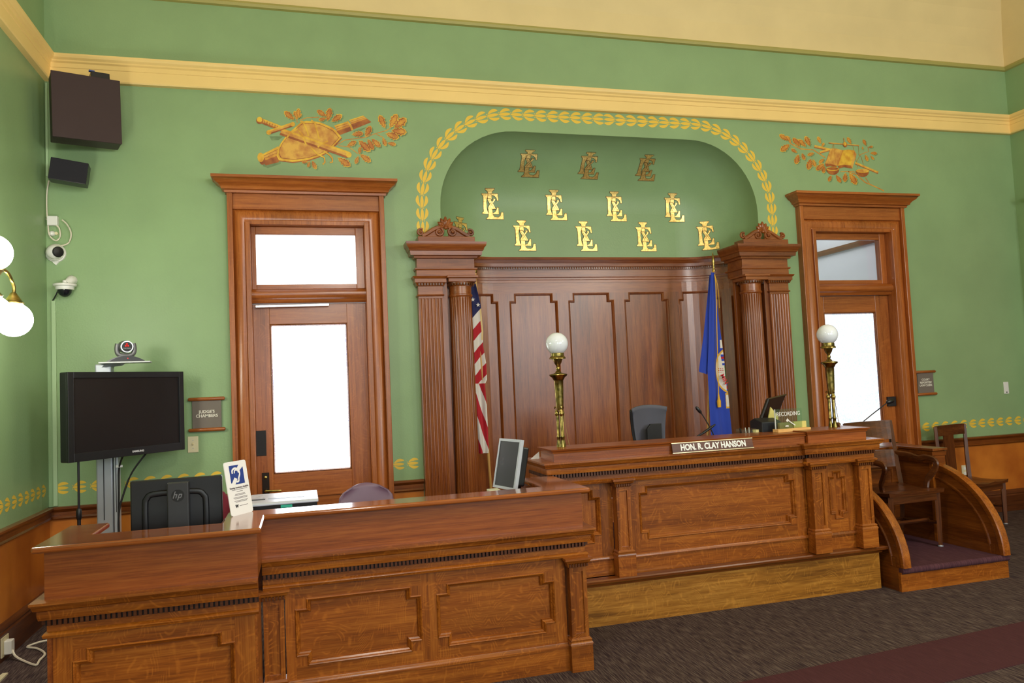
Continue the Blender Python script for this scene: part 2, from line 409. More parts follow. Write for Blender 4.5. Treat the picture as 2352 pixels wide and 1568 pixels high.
# yellow picture rail / frieze band
yb = [(0, 4.165), (.045, 4.165), (.052, 4.175), (.052, 4.262), (.058, 4.266), (.058, 4.300), (.072, 4.310), (.072, 4.322), (.088, 4.336), (.094, 4.352), (.094, 4.366), (0, 4.372)]
struct(build('trim_2', MB().sweep(room, yb, PLAN, True), YELLOW))
# chair rail, dado and baseboard, interrupted by doors and the niche
WX = [(XL, -.55), (.737, 1.0), (4.73, 4.925), (6.21, XR)]
rail = [(0, .725), (.022, .725), (.030, .735), (.022, .748), (.022, .782), (.034, .792), (.046, .806), (.046, .818), (.036, .823), (0, .823)]
bb = [(0, 0), (.026, 0), (.026, .165), (.020, .178), (.026, .190), (.020, .208), (.010, .228), (0, .232)]
n = 3
for k, (a, b_) in enumerate(WX):
    o = struct(build('trim_%d' % n, MB().sweep([(b_, YW), (a, YW)], rail, PLAN), wood('stand', 'x'))); n += 1
    struct(build('baseboard_back' if k == 0 else 'baseboard_back_%d' % (k+1), MB().sweep([(b_, YW), (a, YW)], bb, PLAN), wood('dark', 'x', .2)))
    build('dado', MB().box(a, b_, YW-.006, YW, .22, .735), DADO, wall_back)
struct(build('trim_%d' % n, MB().sweep([(XL, YW), (XL, -4.9)], rail, PLAN), wood('stand', 'y'))); n += 1
struct(build('trim_%d' % n, MB().sweep([(XR, -4.9), (XR, YW)], rail, PLAN), wood('stand', 'y'))); n += 1
struct(build('baseboard_left', MB().sweep([(XL, YW), (XL, -4.9)], bb, PLAN), wood('dark', 'y', .2)))
struct(build('baseboard_right', MB().sweep([(XR, -4.9), (XR, YW)], bb, PLAN), wood('dark', 'y', .2)))
build('dado', MB().box(XL, XL+.006, -4.9, YW, .22, .735), DADO, wall_left)
build('dado', MB().box(XR-.006, XR, -4.9, YW, .22, .735), DADO, wall_right)
# the door casing on the right wall whose cap just enters the picture
mb = MB(); mb.sweep([(XR, 4.4), (XR, 6.46)], [(0, 3.30), (.02, 3.30), (.03, 3.33), (.10, 3.38), (.12, 3.41), (0, 3.41)], PLAN)
dc = struct(build('door_3', mb, wood('trim', 'y')))
build('casing', MB().box(XR-.07, XR, 6.22, 6.36, 0, 3.3).box(XR-.07, XR, 4.5, 4.64, 0, 3.3).box(XR-.06, XR, 4.64, 6.22, 3.0, 3.3), wood('trim', 'z'), dc)
build('leaf', MB().box(XR-.03, XR, 4.64, 6.22, 0, 3.0), wood('trim', 'z'), dc)
# ------------------------------------------------------------------ offices behind the doors
OFF = plaster('office_white', (236, 238, 240), .01, .7, .02)
mb = MB(); mb.box(4.56, 4.66, 7.3, 12, 0, 4.2).box(4.86, 4.92, 6.80, 7.36, 0, 4.2).box(4.56, 4.92, 7.30, 7.36, 0, 4.2).box(6.95, 7.05, 6.85, 12, 0, 4.2).box(4.56, 7.05, 12, 12.1, 0, 4.2).box(4.86, 7.05, 6.85, 12.1, 4.2, 4.3).box(4.86, 7.05, 6.9, 12, -.06, 0)
mb.box(4.86, 4.99, 6.80, 6.86, 0, 4.2).box(6.5, 7.05, 6.80, 6.86, 0, 4.2).box(4.86, 7.05, 6.80, 6.86, 3.2, 4.2)
wo = struct(build('wall_office', mb, OFF))
mb = MB(); mb.box(-1.5, -1.4, 6.85, 9.6, 0, 4.2).box(1.0, 1.1, 6.85, 9.6, 0, 4.2).box(-1.5, 1.3, 6.85, 9.6, 4.2, 4.3).box(-1.5, 1.3, 6.9, 9.6, -.06, 0)
mb.box(-1.5, 1.3, 9.5, 9.6, 0, .6).box(-1.5, 1.3, 9.5, 9.6, 3.9, 4.2).box(-1.5, -1.2, 9.5, 9.6, .6, 3.9).box(1.0, 1.3, 9.5, 9.6, .6, 3.9)
mb.box(-1.5, -.6, 6.80, 6.86, 0, 4.2).box(.75, 1.1, 6.80, 6.86, 0, 4.2).box(-.6, .75, 6.80, 6.86, 3.2, 4.2)
wc = struct(build('wall_chambers', mb, OFF))
build('picture_rail', MB().box(6.91, 6.95, 6.9, 12, 3.17, 3.24), wood('stand', 'y'), wo)
# ------------------------------------------------------------------ painted laurel stencils on the walls
def motif_mb(fn, Ln=.104, H=.094):
    mb = MB()
    def leaf(y0, y1, x0, x1, wd, off):
        pts = []
        for k in range(11):
            t = k/10; pts.append((x0+(x1-x0)*t, y0+(y1-y0)*t**.7+off*math.sin(PI*t)+wd*math.sin(PI*t)**.62))
        for k in range(9, 0, -1):
            t = k/10; pts.append((x0+(x1-x0)*t, y0+(y1-y0)*t**.7+off*math.sin(PI*t)-wd*math.sin(PI*t)**.62))
        mb.prism(pts, fn, None, .0012)
    leaf(0, 0, -Ln/2, Ln/2-.004, .0125, 0)
    leaf(.010, .030, -Ln/2+.010, Ln/2-.004, .0125, .011); leaf(-.010, -.030, -Ln/2+.010, Ln/2-.004, .0125, -.011)
    for s in (-1, 1): mb.prism([(-Ln/2+.004+.005*math.cos(a*PI/3), s*.013+.004*math.sin(a*PI/3)) for a in range(6)], fn, None, .0012)
    return mb
_m = motif_mb(lambda u, v, d: (u, -d, v))
_first = {}
def motif(parent, loc, ang, rz=0, sc=1.0, key='a'):
    if key not in _first:
        o = build('stencil_motif', _m, GILT); me = o.data; _first[key] = me
    else:
        o = bpy.data.objects.new('stencil_motif', _first[key]); COL.objects.link(o)
    o.parent = parent; o.location = loc
    o.rotation_euler = (Matrix.Rotation(rz, 3, 'Z') @ Matrix.Rotation(-ang, 3, 'Y')).to_euler(); o.scale = (sc, 1, sc)
x = -1.80
while x < XR-.05:
    if not (-.60 < x < .79 or .97 < x < 4.76 or 4.87 < x < 6.27): motif(wall_back, (x, YW, .962), 0)
    x += .1235
y = YW-.12
while y > 3.4: motif(wall_left, (XL, y, .962), PI, PI/2); y -= .1235
y = YW-.12
while y > 4.6: motif(wall_right, (XR, y, .962), 0, -PI/2); y -= .1235
# arch of laurel round the niche
ap = [(NX-1.785, 3.02), (NX-1.785, 3.24)] + arc(NX-1.785+.86, 3.24, .86, 180, 90, 24)[1:] + arc(NX+1.785-.86, 3.24, .86, 90, 0, 24) + [(NX+1.785, 3.02)]
seg = [(Vector(ap[i]), Vector(ap[i+1])) for i in range(len(ap)-1)]; tot = sum((b-a).length for a, b in seg); cnt = 44
for k in range(cnt):
    d = (k+.1)/(cnt-.8)*tot
    for a, b in seg:
        l = (b-a).length
        if d <= l or (a, b) == seg[-1]:
            p = a+(b-a)*(d/l); t = b-a; break
        d -= l
    ang = math.atan2(t.y, t.x)
    if k >= cnt//2: ang += PI
    motif(wall_back, (p.x, YW, p.y), ang, 0, 1.2)
# ------------------------------------------------------------------ gilded monograms in the niche
def nsurf(s, h, d):      # arc length across, arc length up, distance out of the plaster
    b = NH-NR; r = NR-d
    zz = 3.33
    if h > zz:
        ph = (h-zz)/NR; return (NX+s, YW+r*math.cos(ph), zz+r*math.sin(ph))
    if abs(s) <= b: return (NX+s, YW+r, h)
    ph = (abs(s)-b)/NR
    if ph > PI/2: return (NX+math.copysign(NH-d, s), YW-(ph-PI/2)*NR, h)
    return (NX+math.copysign(b+r*math.sin(ph), s), YW+r*math.cos(ph), h)
from mathutils.bvhtree import BVHTree
NB = BVHTree.FromPolygons([tuple(v.co) for v in wall_niche.data.vertices], [tuple(p.vertices) for p in wall_niche.data.polygons])
def onniche(s, h, d):    # the point of the plaster met from inside the niche, raised by d
    a, b = Vector(nsurf(s, h, .3)), Vector(nsurf(s, h, 0)); u = (b-a).normalized(); hit = NB.ray_cast(a-u*.1, u)[0]
    return (hit if hit else b)-u*d
E_ = [(815, 880), (1168, 880), (1188, 1020), (1162, 1022), (1145, 965), (1100, 925), (1030, 905), (965, 925), (930, 985), (922, 1060), (932, 1130), (930, 1180), (942, 1240), (965, 1290), (960, 1305), (830, 1303), (830, 1287), (862, 1255), (860, 1000), (850, 930), (815, 897)]
E2_ = [(1065, 1290), (1115, 1262), (1145, 1215), (1160, 1168), (1188, 1168), (1190, 1308), (1060, 1306)]
I_ = [(895, 772), (1092, 772), (1090, 798), (1050, 828), (1040, 876), (955, 876), (945, 828), (895, 798)]
I2_ = [(955, 922), (980, 908), (1035, 908), (1040, 1000), (955, 990)]
L_ = [(968, 1205), (1052, 1205), (1060, 1325), (1098, 1370), (1180, 1375), (1225, 1342), (1245, 1268), (1286, 1268), (1292, 1414), (918, 1414), (924, 1396), (962, 1372), (972, 1290)]
K_ = [(952, 985), (1022, 985), (1030, 1020), (1050, 1052), (1085, 1006), (1068, 985), (1118, 985), (1116, 1012), (1064, 1078), (1112, 1166), (1128, 1203), (956, 1203), (968, 1160), (1000, 1092), (952, 1010)]
def grow(pts, e):
    out = []; n = len(pts)
    area = sum(pts[i][0]*pts[(i+1) % n][1]-pts[(i+1) % n][0]*pts[i][1] for i in range(n)); sg = 1 if area > 0 else -1
    for i in range(n):
        a, p, b = Vector(pts[i-1]), Vector(pts[i]), Vector(pts[(i+1) % n])
        d0 = (p-a).normalized(); d1 = (b-p).normalized(); n0 = Vector((d0.y, -d0.x))*sg; n1 = Vector((d1.y, -d1.x))*sg
        q = n0+n1; q = q/max(.5, q.dot(n0)); out.append(tuple(p+q*e))
    return out
def monogram(s, h, sc=.000475):
    mb = MB(); fn = lambda u, v, d: (s+(u-1052)*sc, h-(v-1093)*sc, d)
    mb.mat(1)
    for k, pl in enumerate((E_, E2_, I_, I2_, L_, K_)): mb.prism(grow(pl, 8), fn, None, .003+.0004*k)
    mb.mat(0)
    for k, pl in enumerate((E_, E2_, I_, I2_, L_)): mb.prism(pl, fn, None, .0036+.0004*k)
    mb.prism(K_, fn, None, .0062)
    mb.mat(1)
    for a, b in (((962, 1000), (1105, 1192)), ((1010, 990), (1072, 1082)), ((1060, 1078), (992, 1180)), ((1040, 1050), (985, 1130)), ((960, 1203), (1125, 1203)), ((955, 985), (1020, 985))):
        a, b = Vector(a), Vector(b); t = (b-a).normalized()*3; nn = Vector((-t.y, t.x))
        mb.prism([tuple(a+nn), tuple(b+nn), tuple(b-nn), tuple(a-nn)], fn, None, .0068)
    # cut the flat letters fine enough to follow the curve, then lay them on it
    fv, ff, fm = [], [], []
    for f_, m_ in zip(mb.f, mb.mi):
        st = [[Vector(mb.v[i]) for i in f_]]
        while st:
            t = st.pop(); l = [(t[i]-t[(i+1) % 3]).length for i in range(3)]; i = l.index(max(l))
            if l[i] > .045:
                c = (t[i]+t[(i+1) % 3])/2; st += [[t[i], c, t[(i+2) % 3]], [c, t[(i+1) % 3], t[(i+2) % 3]]]
            else:
                b_ = len(fv); fv += [onniche(*p) for p in t]; ff.append((b_, b_+1, b_+2)); fm.append(m_)
    o = MB(); o.v, o.f, o.mi = fv, ff, fm
    return build('gilded_monogram', o, [GOLD, GOLDLINE], wall_niche)
for s in (-.665, 0, .665): monogram(s*.95, 3.835)
for s in (-.985, -.315, .345, 1.01): monogram(s, 3.405)
for s in (-1.33, -.662, 0, .668, 1.36): monogram(s, 3.09)
# ------------------------------------------------------------------ painted trophies over the doors
def pigment(name, a, b_):
    m, nt, b = base(name); L = nt.links.new; N = nt.nodes.new
    tc = N('ShaderNodeTexCoord'); n_ = N('ShaderNodeTexNoise'); n_.inputs['Scale'].default_value = 16; n_.inputs['Detail'].default_value = 3; L(tc.outputs['Object'], n_.inputs['Vector'])
    cr = ramp(nt, [(.36, s2l(a)), (.64, s2l(b_))]); L(n_.outputs['Fac'], cr.inputs[0]); L(cr.outputs[0], b.inputs['Base Color']); b.inputs['Roughness'].default_value = .5
    return m
PY = pigment('painted_yellow', (206, 146, 40), (232, 190, 60)); PO = pigment('painted_ochre', (186, 112, 44), (214, 156, 54)); PB = pigment('painted_brown', (140, 70, 30), (176, 104, 44)); PT = pigment('painted_tan', (192, 126, 56), (222, 172, 74)); PG = pigment('painted_grey_green', (104, 130, 88), (122, 148, 102))
PAL = [PY, PO, PB, PT, PG]
LEAF = [(0, 0), (.10, .05), (.22, .16), (.30, .12), (.42, .24), (.52, .17), (.64, .27), (.74, .18), (.86, .17), (1, 0)]
LEAF = LEAF + [(u, -v) for u, v in reversed(LEAF[1:-1])]
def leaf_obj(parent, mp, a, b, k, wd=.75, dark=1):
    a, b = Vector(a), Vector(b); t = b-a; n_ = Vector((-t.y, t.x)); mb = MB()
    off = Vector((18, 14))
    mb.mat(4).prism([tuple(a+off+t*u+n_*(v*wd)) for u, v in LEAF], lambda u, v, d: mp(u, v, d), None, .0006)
    mb.mat(0).prism([tuple(a+t*u+n_*(v*wd)) for u, v in LEAF], lambda u, v, d: mp(u, v, d), None, .0012+.00005*k)
    mb.mat(2 if dark else 1).prism([tuple(a+t*(.06+.86*u)+n_*(v*wd*.80)) for u, v in LEAF], lambda u, v, d: mp(u, v, d), None, .0016+.00005*k)
    mb.mat(1).prism([tuple(a+t*(.1+.8*u)+n_*(v*wd*.50)) for u, v in LEAF], lambda u, v, d: mp(u, v, d), None, .0019+.00005*k)
    return build('leaf', mb, PAL, parent)
def strip(mb, mp, pts, wd, d):
    pts = [Vector(p) for p in pts]; L, R = [], []
    for i, p in enumerate(pts):
        t = (pts[min(i+1, len(pts)-1)]-pts[max(i-1, 0)]).normalized(); n_ = Vector((-t.y, t.x))*wd/2
        L.append(tuple(p+n_)); R.append(tuple(p-n_))
    mb.prism(L+R[::-1], mp, None, d)
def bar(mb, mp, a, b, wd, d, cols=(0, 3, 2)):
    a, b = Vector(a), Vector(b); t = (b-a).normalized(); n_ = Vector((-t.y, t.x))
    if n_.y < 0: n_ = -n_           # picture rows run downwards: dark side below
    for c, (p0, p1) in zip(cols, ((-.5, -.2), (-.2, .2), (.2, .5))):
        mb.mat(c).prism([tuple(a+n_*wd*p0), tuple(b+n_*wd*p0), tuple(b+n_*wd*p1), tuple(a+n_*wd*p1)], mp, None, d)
def disc(mb, mp, c, r, d, r_y=None, n=14): mb.prism([(c[0]+r*math.cos(2*PI*k/n), c[1]+(r_y or r)*math.sin(2*PI*k/n)) for k in range(n)], mp, None, d)
# trophy with shield, sword and fasces over the chambers door
m1 = lambda u, v, d: (-.408+.000629*u, YW-d, 4.178-.00066*v+.0000315*(u-1100))
T1 = sub('painted_trophy', wall_back, 'painted shield, sword and bundle of rods with oak sprays above the left door')
mb = MB(); mb.mat(4)
for pl in ([(215, 800), (455, 720), (470, 900), (300, 955), (240, 930)], [(1450, 470), (1640, 420), (1560, 470), (1450, 500)], [(330, 540), (520, 540), (450, 590), (360, 595)]): mb.prism(pl, m1, None, .0005)
for pl, n_ in (([(180, 800), (445, 670), (445, 880), (275, 920)], 5), ([(1190, 400), (1375, 345), (1440, 465), (1245, 535)], 5), ([(1395, 325), (1590, 265), (1700, 355), (1450, 455)], 6)):
    A, B, C_, D_ = map(Vector, pl)
    for k in range(n_):
        f0, f1 = k/n_, (k+.8)/n_
        mb.mat((0, 3, 1, 2, 2, 2)[k]).prism([tuple(A.lerp(D_, f0)), tuple(B.lerp(C_, f0)), tuple(B.lerp(C_, f1)), tuple(A.lerp(D_, f1))], m1, None, .0010)
        mb.mat(2).prism([tuple(A.lerp(D_, f1)), tuple(B.lerp(C_, f1)), tuple(B.lerp(C_, (k+1)/n_)), tuple(A.lerp(D_, (k+1)/n_))], m1, None, .0010)
mb.mat(0); disc(mb, m1, (212, 815), 42, .0014, 62); mb.mat(2); disc(mb, m1, (235, 865), 40, .0013, 46)
strip(mb.mat(0), m1, [(1365, 345), (1410, 395), (1435, 465)], 26, .0016)
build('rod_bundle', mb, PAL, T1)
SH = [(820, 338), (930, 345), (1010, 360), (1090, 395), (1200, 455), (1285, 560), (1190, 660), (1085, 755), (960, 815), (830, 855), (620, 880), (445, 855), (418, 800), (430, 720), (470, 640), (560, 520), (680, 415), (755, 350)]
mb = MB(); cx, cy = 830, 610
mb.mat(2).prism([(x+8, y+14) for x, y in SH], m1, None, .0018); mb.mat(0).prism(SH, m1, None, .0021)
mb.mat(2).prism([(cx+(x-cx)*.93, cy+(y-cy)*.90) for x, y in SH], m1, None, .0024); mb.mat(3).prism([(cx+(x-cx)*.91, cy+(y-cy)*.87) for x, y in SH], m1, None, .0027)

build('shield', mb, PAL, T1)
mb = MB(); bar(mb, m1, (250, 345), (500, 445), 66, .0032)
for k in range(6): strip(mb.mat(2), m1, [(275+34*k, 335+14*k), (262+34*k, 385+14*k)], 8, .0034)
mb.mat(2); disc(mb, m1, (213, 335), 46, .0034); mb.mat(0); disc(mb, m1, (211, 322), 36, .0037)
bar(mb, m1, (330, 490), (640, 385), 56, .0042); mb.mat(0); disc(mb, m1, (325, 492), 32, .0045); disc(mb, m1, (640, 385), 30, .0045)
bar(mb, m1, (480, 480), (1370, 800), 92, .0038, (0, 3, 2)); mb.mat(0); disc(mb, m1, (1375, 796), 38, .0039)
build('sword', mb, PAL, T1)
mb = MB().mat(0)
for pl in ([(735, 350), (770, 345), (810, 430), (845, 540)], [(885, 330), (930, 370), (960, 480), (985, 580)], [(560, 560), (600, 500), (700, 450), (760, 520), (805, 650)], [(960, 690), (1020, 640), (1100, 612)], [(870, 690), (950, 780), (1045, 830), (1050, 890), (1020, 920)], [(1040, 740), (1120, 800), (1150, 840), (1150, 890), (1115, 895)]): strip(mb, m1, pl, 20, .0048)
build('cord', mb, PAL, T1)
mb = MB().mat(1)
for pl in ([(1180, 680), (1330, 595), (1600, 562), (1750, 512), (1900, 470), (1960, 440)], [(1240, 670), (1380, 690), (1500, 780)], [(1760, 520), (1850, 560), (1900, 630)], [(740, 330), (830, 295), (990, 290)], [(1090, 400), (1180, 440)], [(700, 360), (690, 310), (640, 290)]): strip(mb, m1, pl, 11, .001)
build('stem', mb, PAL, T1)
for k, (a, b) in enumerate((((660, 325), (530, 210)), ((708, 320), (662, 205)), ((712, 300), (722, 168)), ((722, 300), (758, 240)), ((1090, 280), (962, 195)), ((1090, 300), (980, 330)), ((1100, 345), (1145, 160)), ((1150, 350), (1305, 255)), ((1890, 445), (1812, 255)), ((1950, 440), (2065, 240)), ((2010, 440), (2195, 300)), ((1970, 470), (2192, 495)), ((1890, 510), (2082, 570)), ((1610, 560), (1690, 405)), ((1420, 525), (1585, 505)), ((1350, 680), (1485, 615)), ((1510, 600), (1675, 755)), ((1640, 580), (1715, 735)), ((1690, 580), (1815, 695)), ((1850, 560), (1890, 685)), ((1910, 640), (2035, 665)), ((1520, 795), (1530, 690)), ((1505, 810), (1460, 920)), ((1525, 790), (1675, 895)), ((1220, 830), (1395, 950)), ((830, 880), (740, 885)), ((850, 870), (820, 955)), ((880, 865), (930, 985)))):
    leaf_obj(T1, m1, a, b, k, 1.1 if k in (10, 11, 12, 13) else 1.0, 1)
# trophy with open book, scales and oak branches over the clerk door
m2 = lambda u, v, d: (4.635+.000681*u, YW-d, 4.146-.000572*v+.00002*(u-1100))
T2 = sub('painted_trophy', wall_back, 'painted open book, scales and oak sprays above the right door')
mb = MB(); mb.mat(3).prism([(1130, 400), (1240, 402), (1340, 430), (1215, 722), (1120, 690), (1010, 680)], m2, None, .003)
mb.mat(0).prism([(1355, 430), (1450, 415), (1560, 432), (1475, 718), (1350, 700), (1240, 722)], m2, None, .003); mb.mat(3).prism([(1560, 432), (1595, 505), (1500, 770), (1475, 715)], m2, None, .003)
mb.mat(2).prism([(1010, 680), (1120, 688), (1218, 722), (1210, 755), (1100, 730), (1025, 742)], m2, None, .0032); mb.mat(2).prism([(1240, 722), (1350, 700), (1475, 716), (1498, 772), (1350, 750), (1250, 772)], m2, None, .0032)
mb.mat(1).prism([(1340, 430), (1358, 430), (1240, 722), (1214, 722)], m2, None, .0034)
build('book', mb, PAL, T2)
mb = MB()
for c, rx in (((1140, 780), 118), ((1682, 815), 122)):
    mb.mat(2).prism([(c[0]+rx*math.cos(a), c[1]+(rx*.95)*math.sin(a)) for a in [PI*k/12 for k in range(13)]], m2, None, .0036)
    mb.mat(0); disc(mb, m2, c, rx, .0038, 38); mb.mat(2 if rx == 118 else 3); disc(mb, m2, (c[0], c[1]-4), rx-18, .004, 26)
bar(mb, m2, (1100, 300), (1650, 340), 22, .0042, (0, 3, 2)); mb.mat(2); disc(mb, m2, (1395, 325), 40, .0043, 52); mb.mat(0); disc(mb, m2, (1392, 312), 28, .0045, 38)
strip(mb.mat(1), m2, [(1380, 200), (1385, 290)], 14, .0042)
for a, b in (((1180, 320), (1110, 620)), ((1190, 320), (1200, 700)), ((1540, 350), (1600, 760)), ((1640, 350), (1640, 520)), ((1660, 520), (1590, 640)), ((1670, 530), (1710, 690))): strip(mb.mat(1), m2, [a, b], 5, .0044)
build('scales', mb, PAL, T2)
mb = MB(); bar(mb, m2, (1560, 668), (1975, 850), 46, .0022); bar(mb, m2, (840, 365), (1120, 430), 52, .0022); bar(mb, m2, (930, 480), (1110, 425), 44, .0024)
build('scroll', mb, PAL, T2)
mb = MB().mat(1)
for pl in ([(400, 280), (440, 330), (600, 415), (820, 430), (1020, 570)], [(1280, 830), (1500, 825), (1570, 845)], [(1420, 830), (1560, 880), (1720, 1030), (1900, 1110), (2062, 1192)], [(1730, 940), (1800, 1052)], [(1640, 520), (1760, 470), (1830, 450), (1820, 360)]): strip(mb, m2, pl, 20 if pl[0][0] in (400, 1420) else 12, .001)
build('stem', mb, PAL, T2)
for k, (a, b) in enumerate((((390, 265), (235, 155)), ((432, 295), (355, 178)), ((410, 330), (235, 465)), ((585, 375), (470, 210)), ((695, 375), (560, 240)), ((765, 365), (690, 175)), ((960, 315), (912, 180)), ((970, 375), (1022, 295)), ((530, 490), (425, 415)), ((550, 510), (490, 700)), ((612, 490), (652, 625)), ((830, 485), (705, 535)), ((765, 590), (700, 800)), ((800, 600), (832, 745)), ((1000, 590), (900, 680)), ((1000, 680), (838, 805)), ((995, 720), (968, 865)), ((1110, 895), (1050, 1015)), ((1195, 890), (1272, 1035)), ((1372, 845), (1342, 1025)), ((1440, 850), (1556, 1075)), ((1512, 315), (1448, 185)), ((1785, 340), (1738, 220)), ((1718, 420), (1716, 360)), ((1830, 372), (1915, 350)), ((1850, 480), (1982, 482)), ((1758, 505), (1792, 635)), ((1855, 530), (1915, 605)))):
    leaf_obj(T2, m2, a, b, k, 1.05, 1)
# ------------------------------------------------------------------ doors
def dentils(mb, pts, step, wx, dp, z0, z1, fn=None):
    # small turned beads along a run; pts = plan polyline, outward on the left
    for i in range(len(pts)-1):
        a, b = Vector(pts[i]), Vector(pts[i+1]); l = (b-a).length; n_ = max(1, int(l/step)); t = (b-a)/l; nn = Vector((-t.y, t.x))
        for k in range(n_):
            c = a+t*((k+.5)*l/n_)+nn*dp*.5
            mb.obox((c.x, c.y, (z0+z1)/2), (t.x, t.y, 0), (nn.x, nn.y, 0), (0, 0, 1), wx/2, dp/2, (z1-z0)/2)
    return mb
def door(idx, dx, pane_mat, hardware_left):
    W = wood('trim', 'z'); H = wood('trim', 'x')
    d = bpy.data.objects.new('door_%d' % idx, None); COL.objects.link(d); struct(d); d.location = (dx, YW, 0)
    X = lambda a, b, y0, y1, z0, z1: MB().box(a+dx, b+dx, y0, y1, z0, z1)
    build('backband', X(-.548, -.505, 6.595, 6.68, 0, 3.30), W, d, bevel=.004); build('backband', X(.695, .738, 6.595, 6.68, 0, 3.30), W, d, bevel=.004)
    prof = [(0, -.02), (0, .030), (.010, .040), (.028, .052), (.055, .058), (.085, .055), (.095, .048), (.098, .036), (.108, .034), (.112, .026), (.114, -.02)]
    cas = MB().sweep([(-.505+dx, 0), (-.505+dx, 3.155), (.695+dx, 3.155), (.695+dx, 0)], [(-o, h) for o, h in prof], front(YW))
    build('architrave', cas, W, d, smooth=True, ang=35)
    build('frieze_board', X(-.505, .695, 6.62, 6.68, 3.155, 3.305), H, d, bevel=.003)
    cap = [(0, 3.285), (.018, 3.285), (.022, 3.303), (.040, 3.310), (.046, 3.328), (.060, 3.345), (.085, 3.362), (.100, 3.385), (.112, 3.390), (.112, 3.412), (0, 3.412)]
    cp = MB().sweep([(.735+dx, YW), (.735+dx, 6.595), (-.545+dx, 6.595), (-.545+dx, YW)], cap, PLAN)
    cp.box(-.545+dx, .735+dx, 6.59, YW, 3.39, 3.41)
    build('cap_moulding', cp, H, d, smooth=True, ang=35)
    # jambs and transom bar
    j = X(-.41, -.372, 6.60, 6.86, 0, 3.05).box(.562+dx, .60+dx, 6.60, 6.86, 0, 3.05); j.box(-.41+dx, .60+dx, 6.62, 6.86, 3.03, 3.07)
    build('jamb', j, W, d, bevel=.003)
    tb = MB().sweep([(.585+dx, 6.70), (-.395+dx, 6.70)], [(-.10, 2.375), (.020, 2.375), (.030, 2.390), (.034, 2.402), (.058, 2.412), (.070, 2.435), (.066, 2.462), (.048, 2.476), (.030, 2.490), (-.10, 2.495)], PLAN)
    build('transom_bar', tb, H, d, smooth=True, ang=40)
    ts = sub('transom_window', d)
    g = [(-.342, 2.533), (-.342, 2.966), (.50, 2.966), (.50, 2.533)]
    for a in ((-.372, -.335, 2.495, 3.03), (.492, .562, 2.495, 3.03)): build('stile', X(a[0], a[1], 6.71, 6.75, a[2], a[3]), W, ts, bevel=.004)
    for a in ((-.335, .492, 2.495, 2.536), (-.335, .492, 2.963, 3.03)): build('rail', X(a[0], a[1], 6.71, 6.75, a[2], a[3]), H, ts, bevel=.004)
    build('pane', X(-.336, .493, 6.728, 6.732, 2.535, 2.964), CLEAR, ts)
    # leaf
    lf = sub('door_leaf', d)
    build('stile', X(-.372, -.24, 6.73, 6.775, .02, 2.372), wood('trim', 'z', .9), lf, bevel=.003); build('stile', X(.40, .562, 6.73, 6.775, .02, 2.372), wood('trim', 'z', .9), lf, bevel=.003)
    build('rail', X(-.24, .40, 6.73, 6.775, 2.20, 2.372), H, lf, bevel=.003); build('rail', X(-.24, .40, 6.73, 6.775, .74, .945), H, lf, bevel=.003); build('rail', X(-.24, .40, 6.73, 6.775, .02, .24), H, lf, bevel=.003)
    build('panel', X(-.24, .40, 6.745, 6.765, .24, .74), H, lf)
    gm = MB().sweep([(-.24+dx, .945), (-.24+dx, 2.20), (.40+dx, 2.20), (.40+dx, .945)], [(0, -.10), (0, -.066), (-.008, -.062), (-.016, -.074), (-.016, -.10)], front(YW), True)
    build('glazing_bead', gm, wood('stand', 'z'), lf, smooth=True)
    build('pane', X(-.226, .386, 6.752, 6.758, .96, 2.186), pane_mat, lf)
    s = -1 if hardware_left else 1
    hx = -.338 if hardware_left else .50
    build('push_plate', X(hx-.045, hx+.045, 6.722, 6.731, 1.105, 1.315) if hardware_left else X(hx-.045, hx+.05, 6.70, 6.731, 1.20, 1.30), BLACKM, lf, bevel=.003)
    es = build('lock_plate', X(hx+.005, hx+.062, 6.722, 6.731, .79, .965) if hardware_left else X(hx-.05, hx+.01, 6.722, 6.731, .79, .965), BRONZE, lf, bevel=.003)
    cxx = hx+.032 if hardware_left else hx-.02
    kn = MB().lathe((cxx+dx, 6.722, .925), [(.014, 0), (.014, .006), (.006, .01)], 12, ((1, 0, 0), (0, 0, 1), (0, -1, 0)))
    build('lock_cylinder', kn, BRASS, es, smooth=True)
    lv = MB().tube([(cxx+dx, 6.722, .818), (cxx+dx, 6.67, .818), (cxx+dx+.02, 6.66, .818), (cxx+dx+(.125 if hardware_left else -.125), 6.66, .815)], [.011, .011, .010, .008], 8)
    build('door_lever', lv, BRASS, es, smooth=True)
    if idx == 1:
        build('door_closer_arm', MB().obox((-.05+dx, 6.685, 2.352), (1, 0, .012), (0, 1, 0), (-.012, 0, 1), .30, .008, .011), plain('bright_steel', (240, 240, 246), .25, .6), d, bevel=.004)
    return d
d1 = door(1, 0, FROST1, True); d2_ = door(2, DOORS[1], FROST2, False)
# ------------------------------------------------------------------ panelling of the niche
PAN = thing('alcove_panelling', 'curved dark oak panelling with moulded cornice lining the recess behind the bench', 'panelling', (NX, YW, 0))
def npl(s, z, d): return nsurf(s, min(z, 3.3), d)
NW = wood('niche', 'z', .35); NWX = wood('niche', 'x', .35)
SM = 1.93
def curved(s0, s1, z0, z1, d0, d1, mb=None):
    mb = mb or MB(); n_ = max(1, int((s1-s0)/.06)); b = len(mb.v)
    for k in range(n_+1):
        s = s0+(s1-s0)*k/n_
        for z, d in ((z0, d0), (z0, d1), (z1, d1), (z1, d0)): mb.v.append(npl(s, z, d))
    for k in range(n_):
        for j in range(4): a = b+4*k; mb.f.append((a+j, a+(j+1) % 4, a+4+(j+1) % 4, a+4+j)); mb.mi.append(mb.cur)
    mb.f += [(b, b+1, b+2, b+3), (b+4*n_+3, b+4*n_+2, b+4*n_+1, b+4*n_)]; mb.mi += [mb.cur]*2
    return mb
